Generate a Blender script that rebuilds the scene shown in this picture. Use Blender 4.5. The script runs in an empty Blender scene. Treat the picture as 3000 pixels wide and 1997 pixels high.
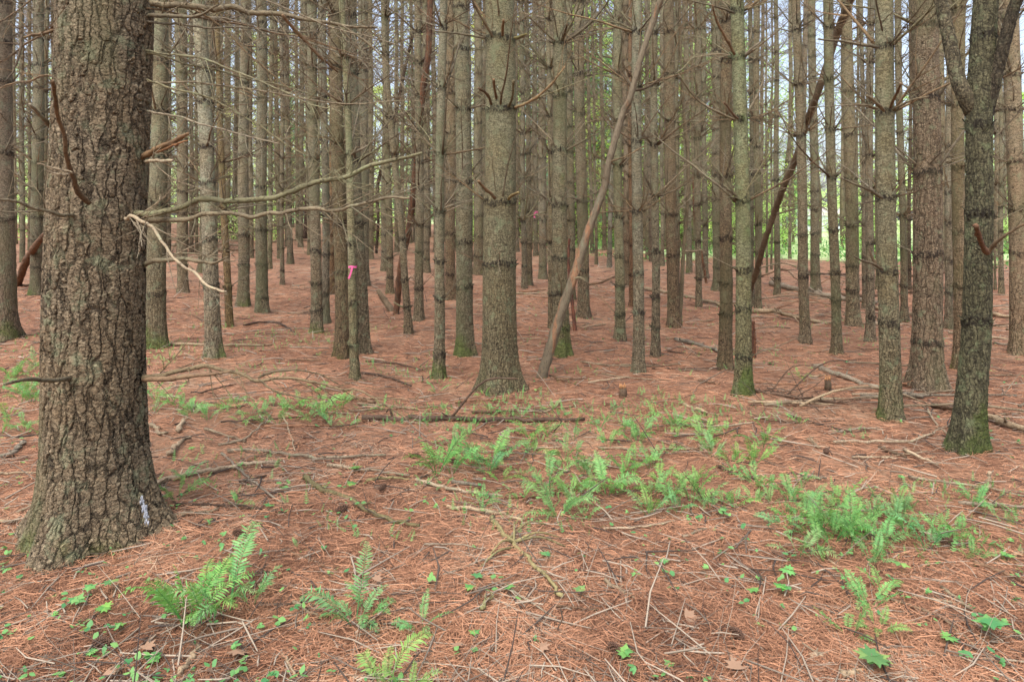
import bpy, math, random
import numpy as np
from mathutils import Vector, Matrix

# ------------------------------------------------------------------ camera, sky, sun
F, U0, V0 = 2000.0, 1500.0, 637.0          # focal length and level line in photograph pixels (3000 x 1997)
H = 1.6
sc = bpy.context.scene
C = sc.collection
cam = bpy.data.objects.new('camera', bpy.data.cameras.new('camera'))
C.objects.link(cam)
cam.location = (0, 0, H)
cam.rotation_euler = (math.radians(90), 0, 0)
cam.data.sensor_width = 36
cam.data.lens = 24
cam.data.shift_y = -(998.5 - V0) / 3000
cam.data.clip_end = 2000
cam.data.clip_start = 0.05
sc.camera = cam
w = bpy.data.worlds.new('World'); sc.world = w; w.use_nodes = True
SUN_EL, SUN_ROT = math.radians(60), math.radians(205)
wn = w.node_tree.nodes; wl = w.node_tree.links
sky = wn.new('ShaderNodeTexSky'); sky.sky_type = 'NISHITA'; sky.sun_disc = False
sky.sun_elevation = SUN_EL; sky.sun_rotation = SUN_ROT
sky.air_density = 1.0; sky.dust_density = 4.0; sky.ozone_density = 1.2
hs_ = wn.new('ShaderNodeHueSaturation'); hs_.inputs['Saturation'].default_value = .72; hs_.inputs['Value'].default_value = 1.2
wl.new(sky.outputs[0], hs_.inputs['Color']); wl.new(hs_.outputs[0], wn['Background'].inputs[0]); wn['Background'].inputs[1].default_value = 0.15
sun = bpy.data.objects.new('sun', bpy.data.lights.new('sun', 'SUN')); C.objects.link(sun)
sun.data.energy = 1.5; sun.data.angle = math.radians(60); sun.data.color = (1, .985, .96)
sd = Vector((math.sin(SUN_ROT) * math.cos(SUN_EL), math.cos(SUN_ROT) * math.cos(SUN_EL), math.sin(SUN_EL)))
sun.rotation_euler = sd.to_track_quat('Z', 'Y').to_euler()
sc.view_settings.view_transform = 'Standard'; sc.view_settings.look = 'None'
sc.view_settings.exposure = 1.1; sc.view_settings.gamma = 1.0
sc.cycles.max_bounces = 8; sc.cycles.diffuse_bounces = 4; sc.cycles.transparent_max_bounces = 8

rng = np.random.default_rng(7)
R = random.Random(11)

# ------------------------------------------------------------------ helpers
def tag(o, label=None, cat=None, group=None, kind=None):
    if label: o['label'] = label
    if cat: o['category'] = cat
    if group: o['group'] = group
    if kind: o['kind'] = kind
    return o

def mesh_np(name, V, Fq, mats, attrs=None, mi=None, smooth=True):
    """V (n,3); Fq list of int arrays (m,k) with k = 3 or 4."""
    me = bpy.data.meshes.new(name)
    V = np.asarray(V, np.float32)
    me.vertices.add(len(V)); me.vertices.foreach_set('co', V.ravel())
    Fq = [f for f in Fq if len(f)]
    loops = np.concatenate([f.ravel() for f in Fq]).astype(np.int32)
    cnt = np.concatenate([np.full(len(f), f.shape[1], np.int32) for f in Fq])
    st = np.concatenate([[0], np.cumsum(cnt)[:-1]]).astype(np.int32)
    me.loops.add(len(loops)); me.loops.foreach_set('vertex_index', loops)
    me.polygons.add(len(cnt)); me.polygons.foreach_set('loop_start', st); me.polygons.foreach_set('loop_total', cnt)
    me.polygons.foreach_set('use_smooth', np.full(len(cnt), smooth))
    if mi is not None: me.polygons.foreach_set('material_index', np.asarray(mi, np.int32))
    for m in (mats if isinstance(mats, (list, tuple)) else [mats]): me.materials.append(m)
    for k, a in (attrs or {}).items():
        at = me.attributes.new(k, 'FLOAT', 'POINT'); at.data.foreach_set('value', np.asarray(a, np.float32))
    me.update(calc_edges=True)
    return me

def obj(name, me, parent=None, loc=(0, 0, 0), rot=(0, 0, 0), scale=(1, 1, 1)):
    o = bpy.data.objects.new(name, me); C.objects.link(o)
    if parent is not None: o.parent = parent
    o.location = loc; o.rotation_euler = rot; o.scale = scale
    return o

class MB:
    def __init__(s): s.v = []; s.q = []; s.t = []; s.a = []; s.n = 0
    def add(s, V, q=None, t=None, a=0.0):
        V = np.asarray(V, float)
        s.v.append(V)
        if q is not None and len(q): s.q.append(np.asarray(q) + s.n)
        if t is not None and len(t): s.t.append(np.asarray(t) + s.n)
        s.a.append(np.full(len(V), a) if np.isscalar(a) else np.asarray(a)); s.n += len(V)
    def tube(s, P, r, k=6, a=0.0, cap=True, wob=0.0):
        V, q, t = tube(P, r, k, cap, wob); s.add(V, q, t, a)
    def mesh(s, name, mats, smooth=True, attr='tint'):
        fs = []
        if s.q: fs.append(np.concatenate(s.q))
        if s.t: fs.append(np.concatenate(s.t))
        return mesh_np(name, np.concatenate(s.v), fs, mats, {attr: np.concatenate(s.a)}, smooth=smooth)

def tube(P, r, k=6, cap=True, wob=0.0):
    P = np.asarray(P, float); n = len(P); r = np.broadcast_to(np.asarray(r, float), (n,))
    T = np.gradient(P, axis=0); T /= np.linalg.norm(T, axis=1)[:, None] + 1e-9
    up = np.array([0, 0, 1.]) if abs(T[0][2]) < .9 else np.array([1., 0, 0])
    N = np.zeros_like(P); a = np.cross(T[0], up); a /= np.linalg.norm(a) + 1e-9
    for i in range(n):
        a = a - T[i] * a.dot(T[i]); a /= np.linalg.norm(a) + 1e-9; N[i] = a
    B = np.cross(T, N)
    th = np.arange(k) / k * 2 * math.pi
    rr = r[:, None] * np.ones((1, k))
    if wob: rr = rr * (1 + wob * (rng.random((n, k)) - .5) * 2)
    V = P[:, None, :] + rr[..., None] * (np.cos(th)[None, :, None] * N[:, None, :] + np.sin(th)[None, :, None] * B[:, None, :])
    V = V.reshape(-1, 3)
    i = np.arange(n - 1)[:, None] * k; j = np.arange(k)[None]; j2 = (j + 1) % k
    q = np.stack([i + j, i + j2, i + k + j2, i + k + j], -1).reshape(-1, 4)
    t = np.zeros((0, 3), int)
    if cap:
        m = len(V); V = np.vstack([V, P[0], P[-1]])
        j = np.arange(k); j2 = (j + 1) % k; e = (n - 1) * k
        t = np.concatenate([np.stack([np.full(k, m), j2, j], -1), np.stack([np.full(k, m + 1), e + j, e + j2], -1)])
    return V, q, t

def smooth_path(P, n):
    """Catmull-Rom resampling of a polyline to n points."""
    P = np.asarray(P, float)
    if len(P) == 2:
        return P[0] + (P[1] - P[0]) * np.linspace(0, 1, n)[:, None]
    d = np.concatenate([[0], np.cumsum(np.linalg.norm(np.diff(P, axis=0), axis=1))]); s = np.linspace(0, d[-1], n)
    E = np.vstack([2 * P[0] - P[1], P, 2 * P[-1] - P[-2]])
    out = []
    for x in s:
        i = min(max(np.searchsorted(d, x, 'right') - 1, 0), len(P) - 2); t = (x - d[i]) / (d[i + 1] - d[i] + 1e-9)
        a, b, c, e = E[i], E[i + 1], E[i + 2], E[i + 3]
        out.append(.5 * (2 * b + (c - a) * t + (2 * a - 5 * b + 4 * c - e) * t * t + (3 * b - a - 3 * c + e) * t ** 3))
    return np.array(out)

# ------------------------------------------------------------------ terrain
def th(x, y):
    x = np.asarray(x, float); y = np.asarray(y, float)
    f = np.clip((y + 1) / 4, 0, 1)
    h = .045 * np.sin(.62 * x + 1.1) * np.cos(.47 * y + .4) + .03 * np.sin(1.35 * x + .83 * y) + .018 * np.sin(2.9 * x - 1.7 * y + 2) * np.sin(.9 * y)
    far = np.clip((y - 12) / 40, 0, 1)
    h = h * (1 + 2.2 * far)
    left = np.clip((-x - 1) / 14, 0, 1)
    h = h + far * left * .6 - np.clip((y - 26) / 60, 0, 1) * np.clip((x - 2) / 10, 0, 1) * .35
    return h * f
def ground_pt(u, v, dz=0.0):
    """Where the sight line through photograph pixel (u, v) meets the forest floor."""
    Y = H * F / (v - V0)
    for _ in range(12):
        X = (u - U0) / F * Y
        Y = .5 * Y + .5 * (H - float(th(X, Y)) - dz) * F / (v - V0)
    X = (u - U0) / F * Y
    return np.array([X, Y, float(th(X, Y)) + dz])
def at(u, v, Y):
    return np.array([(u - U0) / F * Y, Y, H + (V0 - v) / F * Y])
def frame_uv(p):
    return U0 + p[0] / p[1] * F, V0 - (p[2] - H) / p[1] * F

# ------------------------------------------------------------------ materials
class NT:
    def __init__(s, name):
        s.m = bpy.data.materials.new(name); s.m.use_nodes = True
        s.t = s.m.node_tree; s.n = s.t.nodes; s.l = s.t.links
        s.b = s.n['Principled BSDF']; s.out = s.n['Material Output']
        s.b.inputs['Specular IOR Level'].default_value = .25
    def link(s, a, b): s.l.new(a, b)
    def put(s, sock, v):
        if isinstance(v, bpy.types.NodeSocket): s.l.new(v, sock)
        elif isinstance(v, (tuple, list)) and len(v) == 3 and len(sock.default_value) == 4: sock.default_value = (*v, 1)
        else: sock.default_value = v
    def co(s): return s.n.new('ShaderNodeTexCoord').outputs['Object']
    def info(s, k): return s.n.new('ShaderNodeObjectInfo').outputs[k]
    def attr(s, k): a = s.n.new('ShaderNodeAttribute'); a.attribute_name = k; return a.outputs['Fac']
    def math(s, op, a, b=0.0, c=0.0, clamp=False):
        m = s.n.new('ShaderNodeMath'); m.operation = op; m.use_clamp = clamp
        s.put(m.inputs[0], a); s.put(m.inputs[1], b); s.put(m.inputs[2], c); return m.outputs[0]
    def vmath(s, op, a, b=(0, 0, 0)):
        m = s.n.new('ShaderNodeVectorMath'); m.operation = op; s.put(m.inputs[0], a)
        if op == 'SCALE': s.put(m.inputs['Scale'], b)
        else: s.put(m.inputs[1], b)
        return m.outputs[0]
    def noise(s, vec, scale, detail=3.0, rough=.55, out='Fac'):
        m = s.n.new('ShaderNodeTexNoise'); s.put(m.inputs['Vector'], vec); m.inputs['Scale'].default_value = scale
        m.inputs['Detail'].default_value = detail; m.inputs['Roughness'].default_value = rough; return m.outputs[out]
    def voro(s, vec, scale, feat='F1', out='Distance', rand=1.0):
        m = s.n.new('ShaderNodeTexVoronoi'); m.feature = feat; s.put(m.inputs['Vector'], vec)
        m.inputs['Scale'].default_value = scale; m.inputs['Randomness'].default_value = rand; return m.outputs[out]
    def ramp(s, v, a, b, lo=0.0, hi=1.0, smooth=True):
        m = s.n.new('ShaderNodeMapRange'); m.interpolation_type = 'SMOOTHSTEP' if smooth else 'LINEAR'
        s.put(m.inputs['Value'], v); m.inputs['From Min'].default_value = a; m.inputs['From Max'].default_value = b
        m.inputs['To Min'].default_value = lo; m.inputs['To Max'].default_value = hi; return m.outputs['Result']
    def mix(s, f, a, b, mode='MIX'):
        m = s.n.new('ShaderNodeMixRGB'); m.blend_type = mode; s.put(m.inputs[0], f); s.put(m.inputs[1], a); s.put(m.inputs[2], b); return m.outputs[0]
    def bump(s, h, dist, strength=1.0):
        m = s.n.new('ShaderNodeBump'); s.put(m.inputs['Height'], h); m.inputs['Distance'].default_value = dist
        m.inputs['Strength'].default_value = strength; s.link(m.outputs[0], s.b.inputs['Normal'])
    def disp(s, h, scale, mid=.5):
        m = s.n.new('ShaderNodeDisplacement'); s.put(m.inputs['Height'], h); s.put(m.inputs['Scale'], scale)
        m.inputs['Midlevel'].default_value = mid; s.link(m.outputs[0], s.out.inputs['Displacement'])
        s.m.displacement_method = 'BOTH'
    def color(s, c): s.put(s.b.inputs['Base Color'], c)
    def rough(s, v): s.put(s.b.inputs['Roughness'], v)

def bark_material(name, S1, S2, amp, zs1, zs2, plate=(.205, .172, .108), furrow=(.014, .010, .007), red=(.165, .105, .066),
                  grey=(.225, .215, .155), wide=.13, plates=.55):
    g = NT(name)
    rnd = g.math('MULTIPLY', g.info('Random'), 61.0)
    cx = g.n.new('ShaderNodeCombineXYZ'); g.put(cx.inputs[0], rnd); g.put(cx.inputs[1], rnd); g.put(cx.inputs[2], rnd)
    co = g.vmath('ADD', g.co(), cx.outputs[0])
    wv = g.vmath('SUBTRACT', g.noise(co, 7.0, 2.0, out='Color'), (.5, .5, .5))
    wf = g.vmath('SUBTRACT', g.noise(co, 38.0, 2.0, out='Color'), (.5, .5, .5))
    cw = g.vmath('ADD', g.vmath('ADD', co, g.vmath('SCALE', wv, .075)), g.vmath('SCALE', wf, .02))
    c1 = g.vmath('MULTIPLY', cw, (1, 1, zs1)); c2 = g.vmath('MULTIPLY', cw, (1, 1, zs2))
    d1 = g.voro(c1, S1, 'DISTANCE_TO_EDGE'); d2 = g.voro(c2, S2, 'DISTANCE_TO_EDGE')
    cell = g.n.new('ShaderNodeSeparateColor'); g.link(g.voro(c2, S2, 'F1', 'Color'), cell.inputs[0])
    cell2 = g.n.new('ShaderNodeSeparateColor'); g.link(g.voro(c1, S1, 'F1', 'Color'), cell2.inputs[0])
    fur = g.ramp(d1, .0, wide); pl = g.ramp(d2, .0, .07)
    fine = g.noise(co, 95.0, 4.0, .65); big = g.noise(co, 3.2, 3.0)
    flake = g.noise(g.vmath('MULTIPLY', cw, (1, 1, 3.2)), 30.0, 3.0, .6)
    hf = g.math('MULTIPLY', fur, g.math('ADD', .48, g.math('ADD', g.math('MULTIPLY', pl, plates * .42), g.math('MULTIPLY', cell.outputs[0], .26 * plates))))
    hf = g.math('ADD', hf, g.math('MULTIPLY', g.math('SUBTRACT', flake, .5), .34))
    hf = g.math('ADD', hf, g.math('MULTIPLY', g.math('SUBTRACT', fine, .5), .24))
    # smoother upper bark: fine cross wrinkles
    wr = g.noise(g.vmath('MULTIPLY', cw, (1, 1, 4.5)), 24.0, 4.0, .65)
    hs = g.math('ADD', .55, g.math('MULTIPLY', g.math('SUBTRACT', wr, .5), .5))
    age = g.attr('age'); ring = g.attr('ring')
    an = g.math('ADD', age, g.math('MULTIPLY', g.math('SUBTRACT', big, .5), .5), clamp=True)
    hh = g.math('ADD', g.math('MULTIPLY', hf, an), g.math('MULTIPLY', hs, g.math('SUBTRACT', 1.0, an)))
    rn = g.math('MULTIPLY', g.ramp(g.noise(g.vmath('MULTIPLY', co, (1, 1, .5)), 60.0, 3.0, .7), .34, .60), g.ramp(g.math('MULTIPLY', ring, g.ramp(g.noise(co, 11.0, 3.0, .7), .3, .6, .42, 1.0)), .10, .55))
    hh2 = g.math('ADD', hh, g.math('MULTIPLY', g.math('MULTIPLY', rn, g.math('SUBTRACT', g.noise(co, 70.0, 2.0), .4)), .9))
    # colours
    tone = g.mix(g.ramp(big, .35, .65), plate, grey)
    tone = g.mix(g.math('MULTIPLY', an, .62), tone, red)
    tone = g.mix(g.math('MULTIPLY', g.ramp(cell.outputs[1], .0, 1.0), .45), tone, g.mix(.5, plate, (.34, .29, .22)))
    tone = g.mix(1.0, tone, g.mix(g.ramp(fine, .3, .7), (.55, .53, .50), (1.38, 1.38, 1.36)), 'MULTIPLY')
    tone = g.mix(1.0, tone, g.mix(g.ramp(flake, .38, .62), (.66, .64, .62), (1.22, 1.22, 1.22)), 'MULTIPLY')
    dk = g.math('MULTIPLY', an, g.math('SUBTRACT', 1.0, g.ramp(d1, .01, wide * .75)))
    dk2 = g.math('MULTIPLY', g.math('MULTIPLY', an, plates), g.math('SUBTRACT', 1.0, g.ramp(d2, .0, .045)))
    tone = g.mix(g.math('MULTIPLY', dk2, .68), tone, furrow)
    tone = g.mix(g.math('MULTIPLY', dk, g.ramp(flake, .25, .6, .95, .6)), tone, furrow)
    spk = g.math('MULTIPLY', g.ramp(g.noise(g.vmath('MULTIPLY', co, (1, 1, .45)), 42.0, 2.0), .6, .68), g.math('SUBTRACT', .8, an, clamp=True))
    tone = g.mix(g.math('MULTIPLY', spk, .6), tone, furrow)
    tone = g.mix(g.math('MULTIPLY', rn, .95), tone, (.022, .015, .012))
    # lichen and moss patches
    lich = g.math('MULTIPLY', g.ramp(g.noise(co, 9.0, 5.0, .7), .53, .66), .6)
    tone = g.mix(lich, tone, (.22, .24, .155))
    tone = g.mix(g.math('MULTIPLY', g.ramp(g.noise(g.vmath('MULTIPLY', co, (1, 1, .4)), 2.1, 4.0, .6), .5, .68), .5), tone, (.115, .12, .06))
    mo = g.math('MULTIPLY', g.info('Alpha'), 1.0)
    mn = g.noise(co, 5.0, 5.0, .7)
    sep = g.n.new('ShaderNodeSeparateXYZ'); g.link(g.co(), sep.inputs[0])
    low = g.ramp(sep.outputs[2], .02, .45, 1.0, 0.0)
    side = g.attr('side')
    mv = g.math('ADD', g.math('MULTIPLY', g.math('ADD', g.math('MULTIPLY', low, .9), g.math('MULTIPLY', side, .62)), mo), g.math('MULTIPLY', g.math('SUBTRACT', mn, .5), 1.3))
    tone = g.mix(g.math('MULTIPLY', g.ramp(mv, .42, .85), g.ramp(fine, .3, .62, .35, .85)), tone, g.mix(g.ramp(flake, .3, .7), (.04, .06, .012), (.115, .15, .03)))
    tone = g.mix(1.0, tone, g.info('Color'), 'MULTIPLY')
    tone = g.mix(1.0, tone, (.775, .79, .745), 'MULTIPLY')
    g.color(tone); g.rough(.9)
    g.disp(hh2, amp)
    return g.m

M = {}
M['bark_giant'] = bark_material('plated_pine_bark', 24, 34, .0125, .15, 1.9, wide=.11, plates=1.0, plate=(.22, .18, .118), red=(.175, .118, .075), grey=(.235, .215, .165))
M['bark_broad'] = bark_material('broad_furrowed_bark', 27, 40, .010, .12, 1.5, wide=.13, plates=.8, plate=(.22, .165, .115), red=(.175, .108, .075), grey=(.22, .19, .14))
M['bark'] = bark_material('pine_bark', 40, 55, .0092, .13, 1.7, wide=.17, plates=.6)
M['bark_dark'] = bark_material('dark_ridged_bark', 44, 50, .008, .16, 1.3, plate=(.125, .112, .075), red=(.09, .075, .05), grey=(.14, .135, .10), wide=.24, plates=.5)

def wood_material(name, a, b, dark, rough=.8, scale=1.0, streak=False, lo=.35, hi=.65):
    g = NT(name)
    rnd = g.math('MULTIPLY', g.info('Random'), 40.0)
    cx = g.n.new('ShaderNodeCombineXYZ'); [g.put(cx.inputs[i], rnd) for i in range(3)]
    co = g.vmath('ADD', g.co(), cx.outputs[0])
    if streak: co = g.vmath('MULTIPLY', co, (3.2, 3.2, .55))
    n1 = g.noise(co, 6 * scale, 4.0, .6); n2 = g.noise(co, 70 * scale, 3.0, .7)
    t = g.mix(g.ramp(n1, lo, hi), a, b)
    t = g.mix(g.math('MULTIPLY', g.ramp(n2, .5, .66), .8), t, dark)
    t = g.mix(g.math('MULTIPLY', g.ramp(g.noise(co, 14 * scale, 4.0, .7), .56, .66), .35), t, (.22, .26, .17))
    t = g.mix(1.0, t, g.mix(g.attr('tint'), (.8, .8, .8), (1.25, 1.2, 1.15)), 'MULTIPLY')
    t = g.mix(1.0, t, g.info('Color'), 'MULTIPLY')
    g.color(t); g.rough(rough); g.bump(n2, .006, .9)
    return g.m
M['branch'] = wood_material('dead_branch_bark', (.22, .185, .125), (.15, .125, .085), (.05, .038, .026))
M['stick'] = wood_material('fallen_stick_bark', (.27, .215, .15), (.17, .13, .09), (.06, .042, .03))
M['snag'] = wood_material('rotten_wood', (.20, .095, .05), (.08, .048, .032), (.03, .02, .015), scale=1.3, streak=True)
M['pole'] = wood_material('peeled_pole_wood', (.165, .135, .09), (.27, .145, .08), (.06, .042, .03), scale=.6, streak=True, lo=.54, hi=.64)

def leaf_material(name, cols, trans=.45, ph=None):
    g = NT(name)
    t = g.mix(g.attr('tint'), cols[0], cols[1])
    t = g.mix(1.0, t, g.info('Color'), 'MULTIPLY')
    n = g.noise(g.co(), 30.0, 2.0)
    t = g.mix(1.0, t, g.mix(n, (.8, .8, .8), (1.2, 1.2, 1.2)), 'MULTIPLY')
    g.color(t); g.rough(.55)
    tr = g.n.new('ShaderNodeBsdfTranslucent'); g.put(tr.inputs[0], g.mix(1.0, t, (1.25, 1.35, .8), 'MULTIPLY'))
    mx = g.n.new('ShaderNodeMixShader'); mx.inputs[0].default_value = trans
    g.link(g.b.outputs[0], mx.inputs[1]); g.link(tr.outputs[0], mx.inputs[2]); g.link(mx.outputs[0], g.out.inputs[0])
    return g.m
M['fern'] = leaf_material('fern_green', ((.09, .24, .07), (.24, .45, .14)), .4)
M['leaf'] = leaf_material('ground_leaf_green', ((.07, .22, .08), (.19, .37, .11)), .3)
M['crown'] = leaf_material('spring_leaf_green', ((.34, .50, .14), (.70, .80, .34)), .55)
M['needle_crown'] = leaf_material('pine_bough_green', ((.14, .28, .17), (.32, .48, .26)), .4)

def ground_material():
    g = NT('needle_floor')
    co = g.co()
    big = g.noise(co, .55, 4.0, .6); mid = g.noise(co, 4.5, 5.0, .65)
    wv = g.vmath('SUBTRACT', g.noise(co, 9.0, 2.0, out='Color'), (.5, .5, .5))
    cw = g.vmath('ADD', co, g.vmath('SCALE', wv, .09))
    acc = None
    for i, a in enumerate((.2, .9, 1.7, 2.5)):
        mp = g.n.new('ShaderNodeMapping'); g.link(cw, mp.inputs[0]); mp.inputs['Rotation'].default_value = (0, 0, a)
        mp.inputs['Location'].default_value = (i * 3.1, i * 1.7, i * .37)
        mp.inputs['Scale'].default_value = (9, 150, 1)
        nn = g.noise(mp.outputs[0], 1.0, 3.0, .6)
        acc = nn if acc is None else g.math('MAXIMUM', acc, nn)
    col = g.mix(g.ramp(acc, .48, .74), (.075, .036, .022), (.41, .205, .118))
    col = g.mix(g.math('MULTIPLY', g.ramp(mid, .42, .7), .55), col, (.42, .235, .14))
    col = g.mix(g.math('MULTIPLY', g.ramp(g.noise(co, 22.0, 4.0, .7), .55, .72), .5), col, (.10, .055, .035))
    col = g.mix(g.math('MULTIPLY', g.ramp(big, .5, .68), .5), col, (.34, .235, .145))
    col = g.mix(g.math('MULTIPLY', g.ramp(g.noise(co, 1.3, 5.0, .7), .54, .68), .55), col, (.17, .10, .065))
    gr = g.mix(g.ramp(g.noise(co, 1.7, 5.0, .7), .35, .65), (.30, .40, .17), (.50, .58, .30))
    mask = g.attr('grass')
    mk = g.ramp(g.math('ADD', mask, g.math('MULTIPLY', g.math('SUBTRACT', g.noise(co, 1.1, 5.0, .7), .5), .9)), .35, .65)
    g.color(g.mix(mk, col, gr)); g.rough(.95)
    g.bump(g.math('ADD', acc, g.math('MULTIPLY', mid, .6)), .02, .8)
    return g.m
M['ground'] = ground_material()
def needle_material():
    g = NT('fallen_needles')
    t = g.mix(g.ramp(g.attr('tint'), 0, .7, smooth=False), (.115, .05, .027), (.44, .22, .122))
    t = g.mix(g.ramp(g.attr('tint'), .8, 1.0, smooth=False), t, (.44, .33, .22))
    g.color(t); g.rough(.8); return g.m
M['needles'] = needle_material()
def plain(name, c, rough=.6, bump=0):
    g = NT(name); n = g.noise(g.co(), 40.0, 3.0)
    g.color(g.mix(1.0, c, g.mix(n, (.75, .75, .75), (1.2, 1.2, 1.2)), 'MULTIPLY')); g.rough(rough)
    if bump: g.bump(n, bump)
    return g.m
M['ribbon'] = plain('pink_tape', (.72, .13, .30), .5)
M['resin'] = plain('dried_resin', (.34, .35, .38), .6)
M['lichen'] = plain('pale_lichen', (.42, .50, .46), .9)
M['cone'] = plain('pine_cone', (.10, .055, .035), .8)
M['deadleaf'] = plain('dead_leaf', (.24, .145, .09), .7)
M['shed'] = plain('weathered_boards', (.42, .38, .36), .8)
M['siding'] = plain('pale_siding', (.62, .65, .72), .8)
M['cut'] = plain('broken_wood', (.40, .20, .09), .9, .01)

# ------------------------------------------------------------------ ground sheet
def lines(a, b, d, far, g=1.12):
    L = list(np.arange(a, b + 1e-6, d)); s = d
    while L[-1] < far: s *= g; L.append(L[-1] + s)
    return L
ys = lines(1.2, 9.5, .045, 420, 1.045); ys = [-14, -6, -2, 0, .8] + ys
xp = lines(0, 6.5, .05, 420, 1.05); xs = sorted([-x for x in xp[1:]] + xp)
gx, gy = np.meshgrid(xs, ys)
gz = th(gx, gy)
near = np.clip(1 - (gy - 9) / 10, 0, 1) * np.clip(1 - (np.abs(gx) - 6) / 8, 0, 1)
def vnoise(x, y, s, seed):
    r = np.random.default_rng(seed); T = r.random((256, 256)); x = x * s; y = y * s
    xi = np.floor(x).astype(int); yi = np.floor(y).astype(int); fx = x - xi; fy = y - yi
    fx = fx * fx * (3 - 2 * fx); fy = fy * fy * (3 - 2 * fy)
    g = lambda a, b: T[a & 255, b & 255]
    return (g(xi, yi) * (1 - fx) + g(xi + 1, yi) * fx) * (1 - fy) + (g(xi, yi + 1) * (1 - fx) + g(xi + 1, yi + 1) * fx) * fy
rough_h = (vnoise(gx, gy, 3.1, 1) - .5) * .03 + (vnoise(gx, gy, 8.3, 2) - .5) * .016
gz = gz + rough_h * near
edge = np.interp(gx, [-30, -12, -3, 3, 7, 12, 40], [110, 110, 90, 36, 27, 25, 24])
grass = np.clip((gy - edge) / 6 + .5, 0, 1)
nx_, ny_ = len(xs), len(ys)
ii = np.arange(ny_ - 1)[:, None] * nx_ + np.arange(nx_ - 1)[None]
q = np.stack([ii, ii + 1, ii + nx_ + 1, ii + nx_], -1).reshape(-1, 4)
g_o = obj('ground', mesh_np('ground', np.stack([gx, gy, gz], -1).reshape(-1, 3), [q], M['ground'], {'grass': grass.ravel()}))
tag(g_o, kind='structure')

# ------------------------------------------------------------------ fallen needles (stuff)
def needle_mesh():
    n = 230000
    y = 2.05 + 14 * rng.random(n) ** 2.25
    x = (rng.random(n) - .5) * 2 * (y * .80 + .3)
    z = th(x, y) + ((vnoise(x, y, 3.1, 1) - .5) * .03 + (vnoise(x, y, 8.3, 2) - .5) * .016) + .004 + .016 * rng.random(n) ** 2
    # local grain: needles lie in loose swirls
    ang = vnoise(x, y, 1.7, 5) * 9 + rng.normal(0, .95, n)
    L = .055 + .065 * rng.random(n); w_ = .00035 + .0004 * rng.random(n) + .00015 * y
    bend = rng.normal(0, .25, n); tilt = rng.normal(0, .10, n)
    t = np.linspace(-.5, .5, 3)
    a = ang[:, None] + bend[:, None] * t[None] * 2
    px = x[:, None] + L[:, None] * t[None] * np.cos(ang)[:, None] - bend[:, None] * L[:, None] * (t[None] ** 2) * np.sin(ang)[:, None] * 2
    py = y[:, None] + L[:, None] * t[None] * np.sin(ang)[:, None] + bend[:, None] * L[:, None] * (t[None] ** 2) * np.cos(ang)[:, None] * 2
    pz = z[:, None] + L[:, None] * t[None] * tilt[:, None] + .004 * (1 - (2 * t[None]) ** 2)
    nx, ny = -np.sin(a), np.cos(a)
    W = w_[:, None] * np.array([.8, 1, .5])[None]
    roll = rng.normal(0, .5, n)[:, None]
    A = np.stack([px + nx * W, py + ny * W, pz + W * roll], -1); B = np.stack([px - nx * W, py - ny * W, pz - W * roll], -1)
    V = np.stack([A, B], 2).reshape(-1, 3)           # n*4*2
    b = np.arange(n)[:, None] * 6 + np.arange(2)[None] * 2
    q = np.stack([b, b + 1, b + 3, b + 2], -1).reshape(-1, 4)
    tint = np.clip(np.repeat(rng.random(n) * .72 + .55 * (vnoise(x, y, 1.9, 9) - .42) + .3 * (vnoise(x, y, 6.5, 19) - .5), 6), 0, 1)
    return mesh_np('pine_needles', V, [q], M['needles'], {'tint': tint}, smooth=False)
tag(obj('pine_needles', needle_mesh()), 'rust brown pine needles carpeting the forest floor', 'pine needles', kind='stuff')

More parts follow.
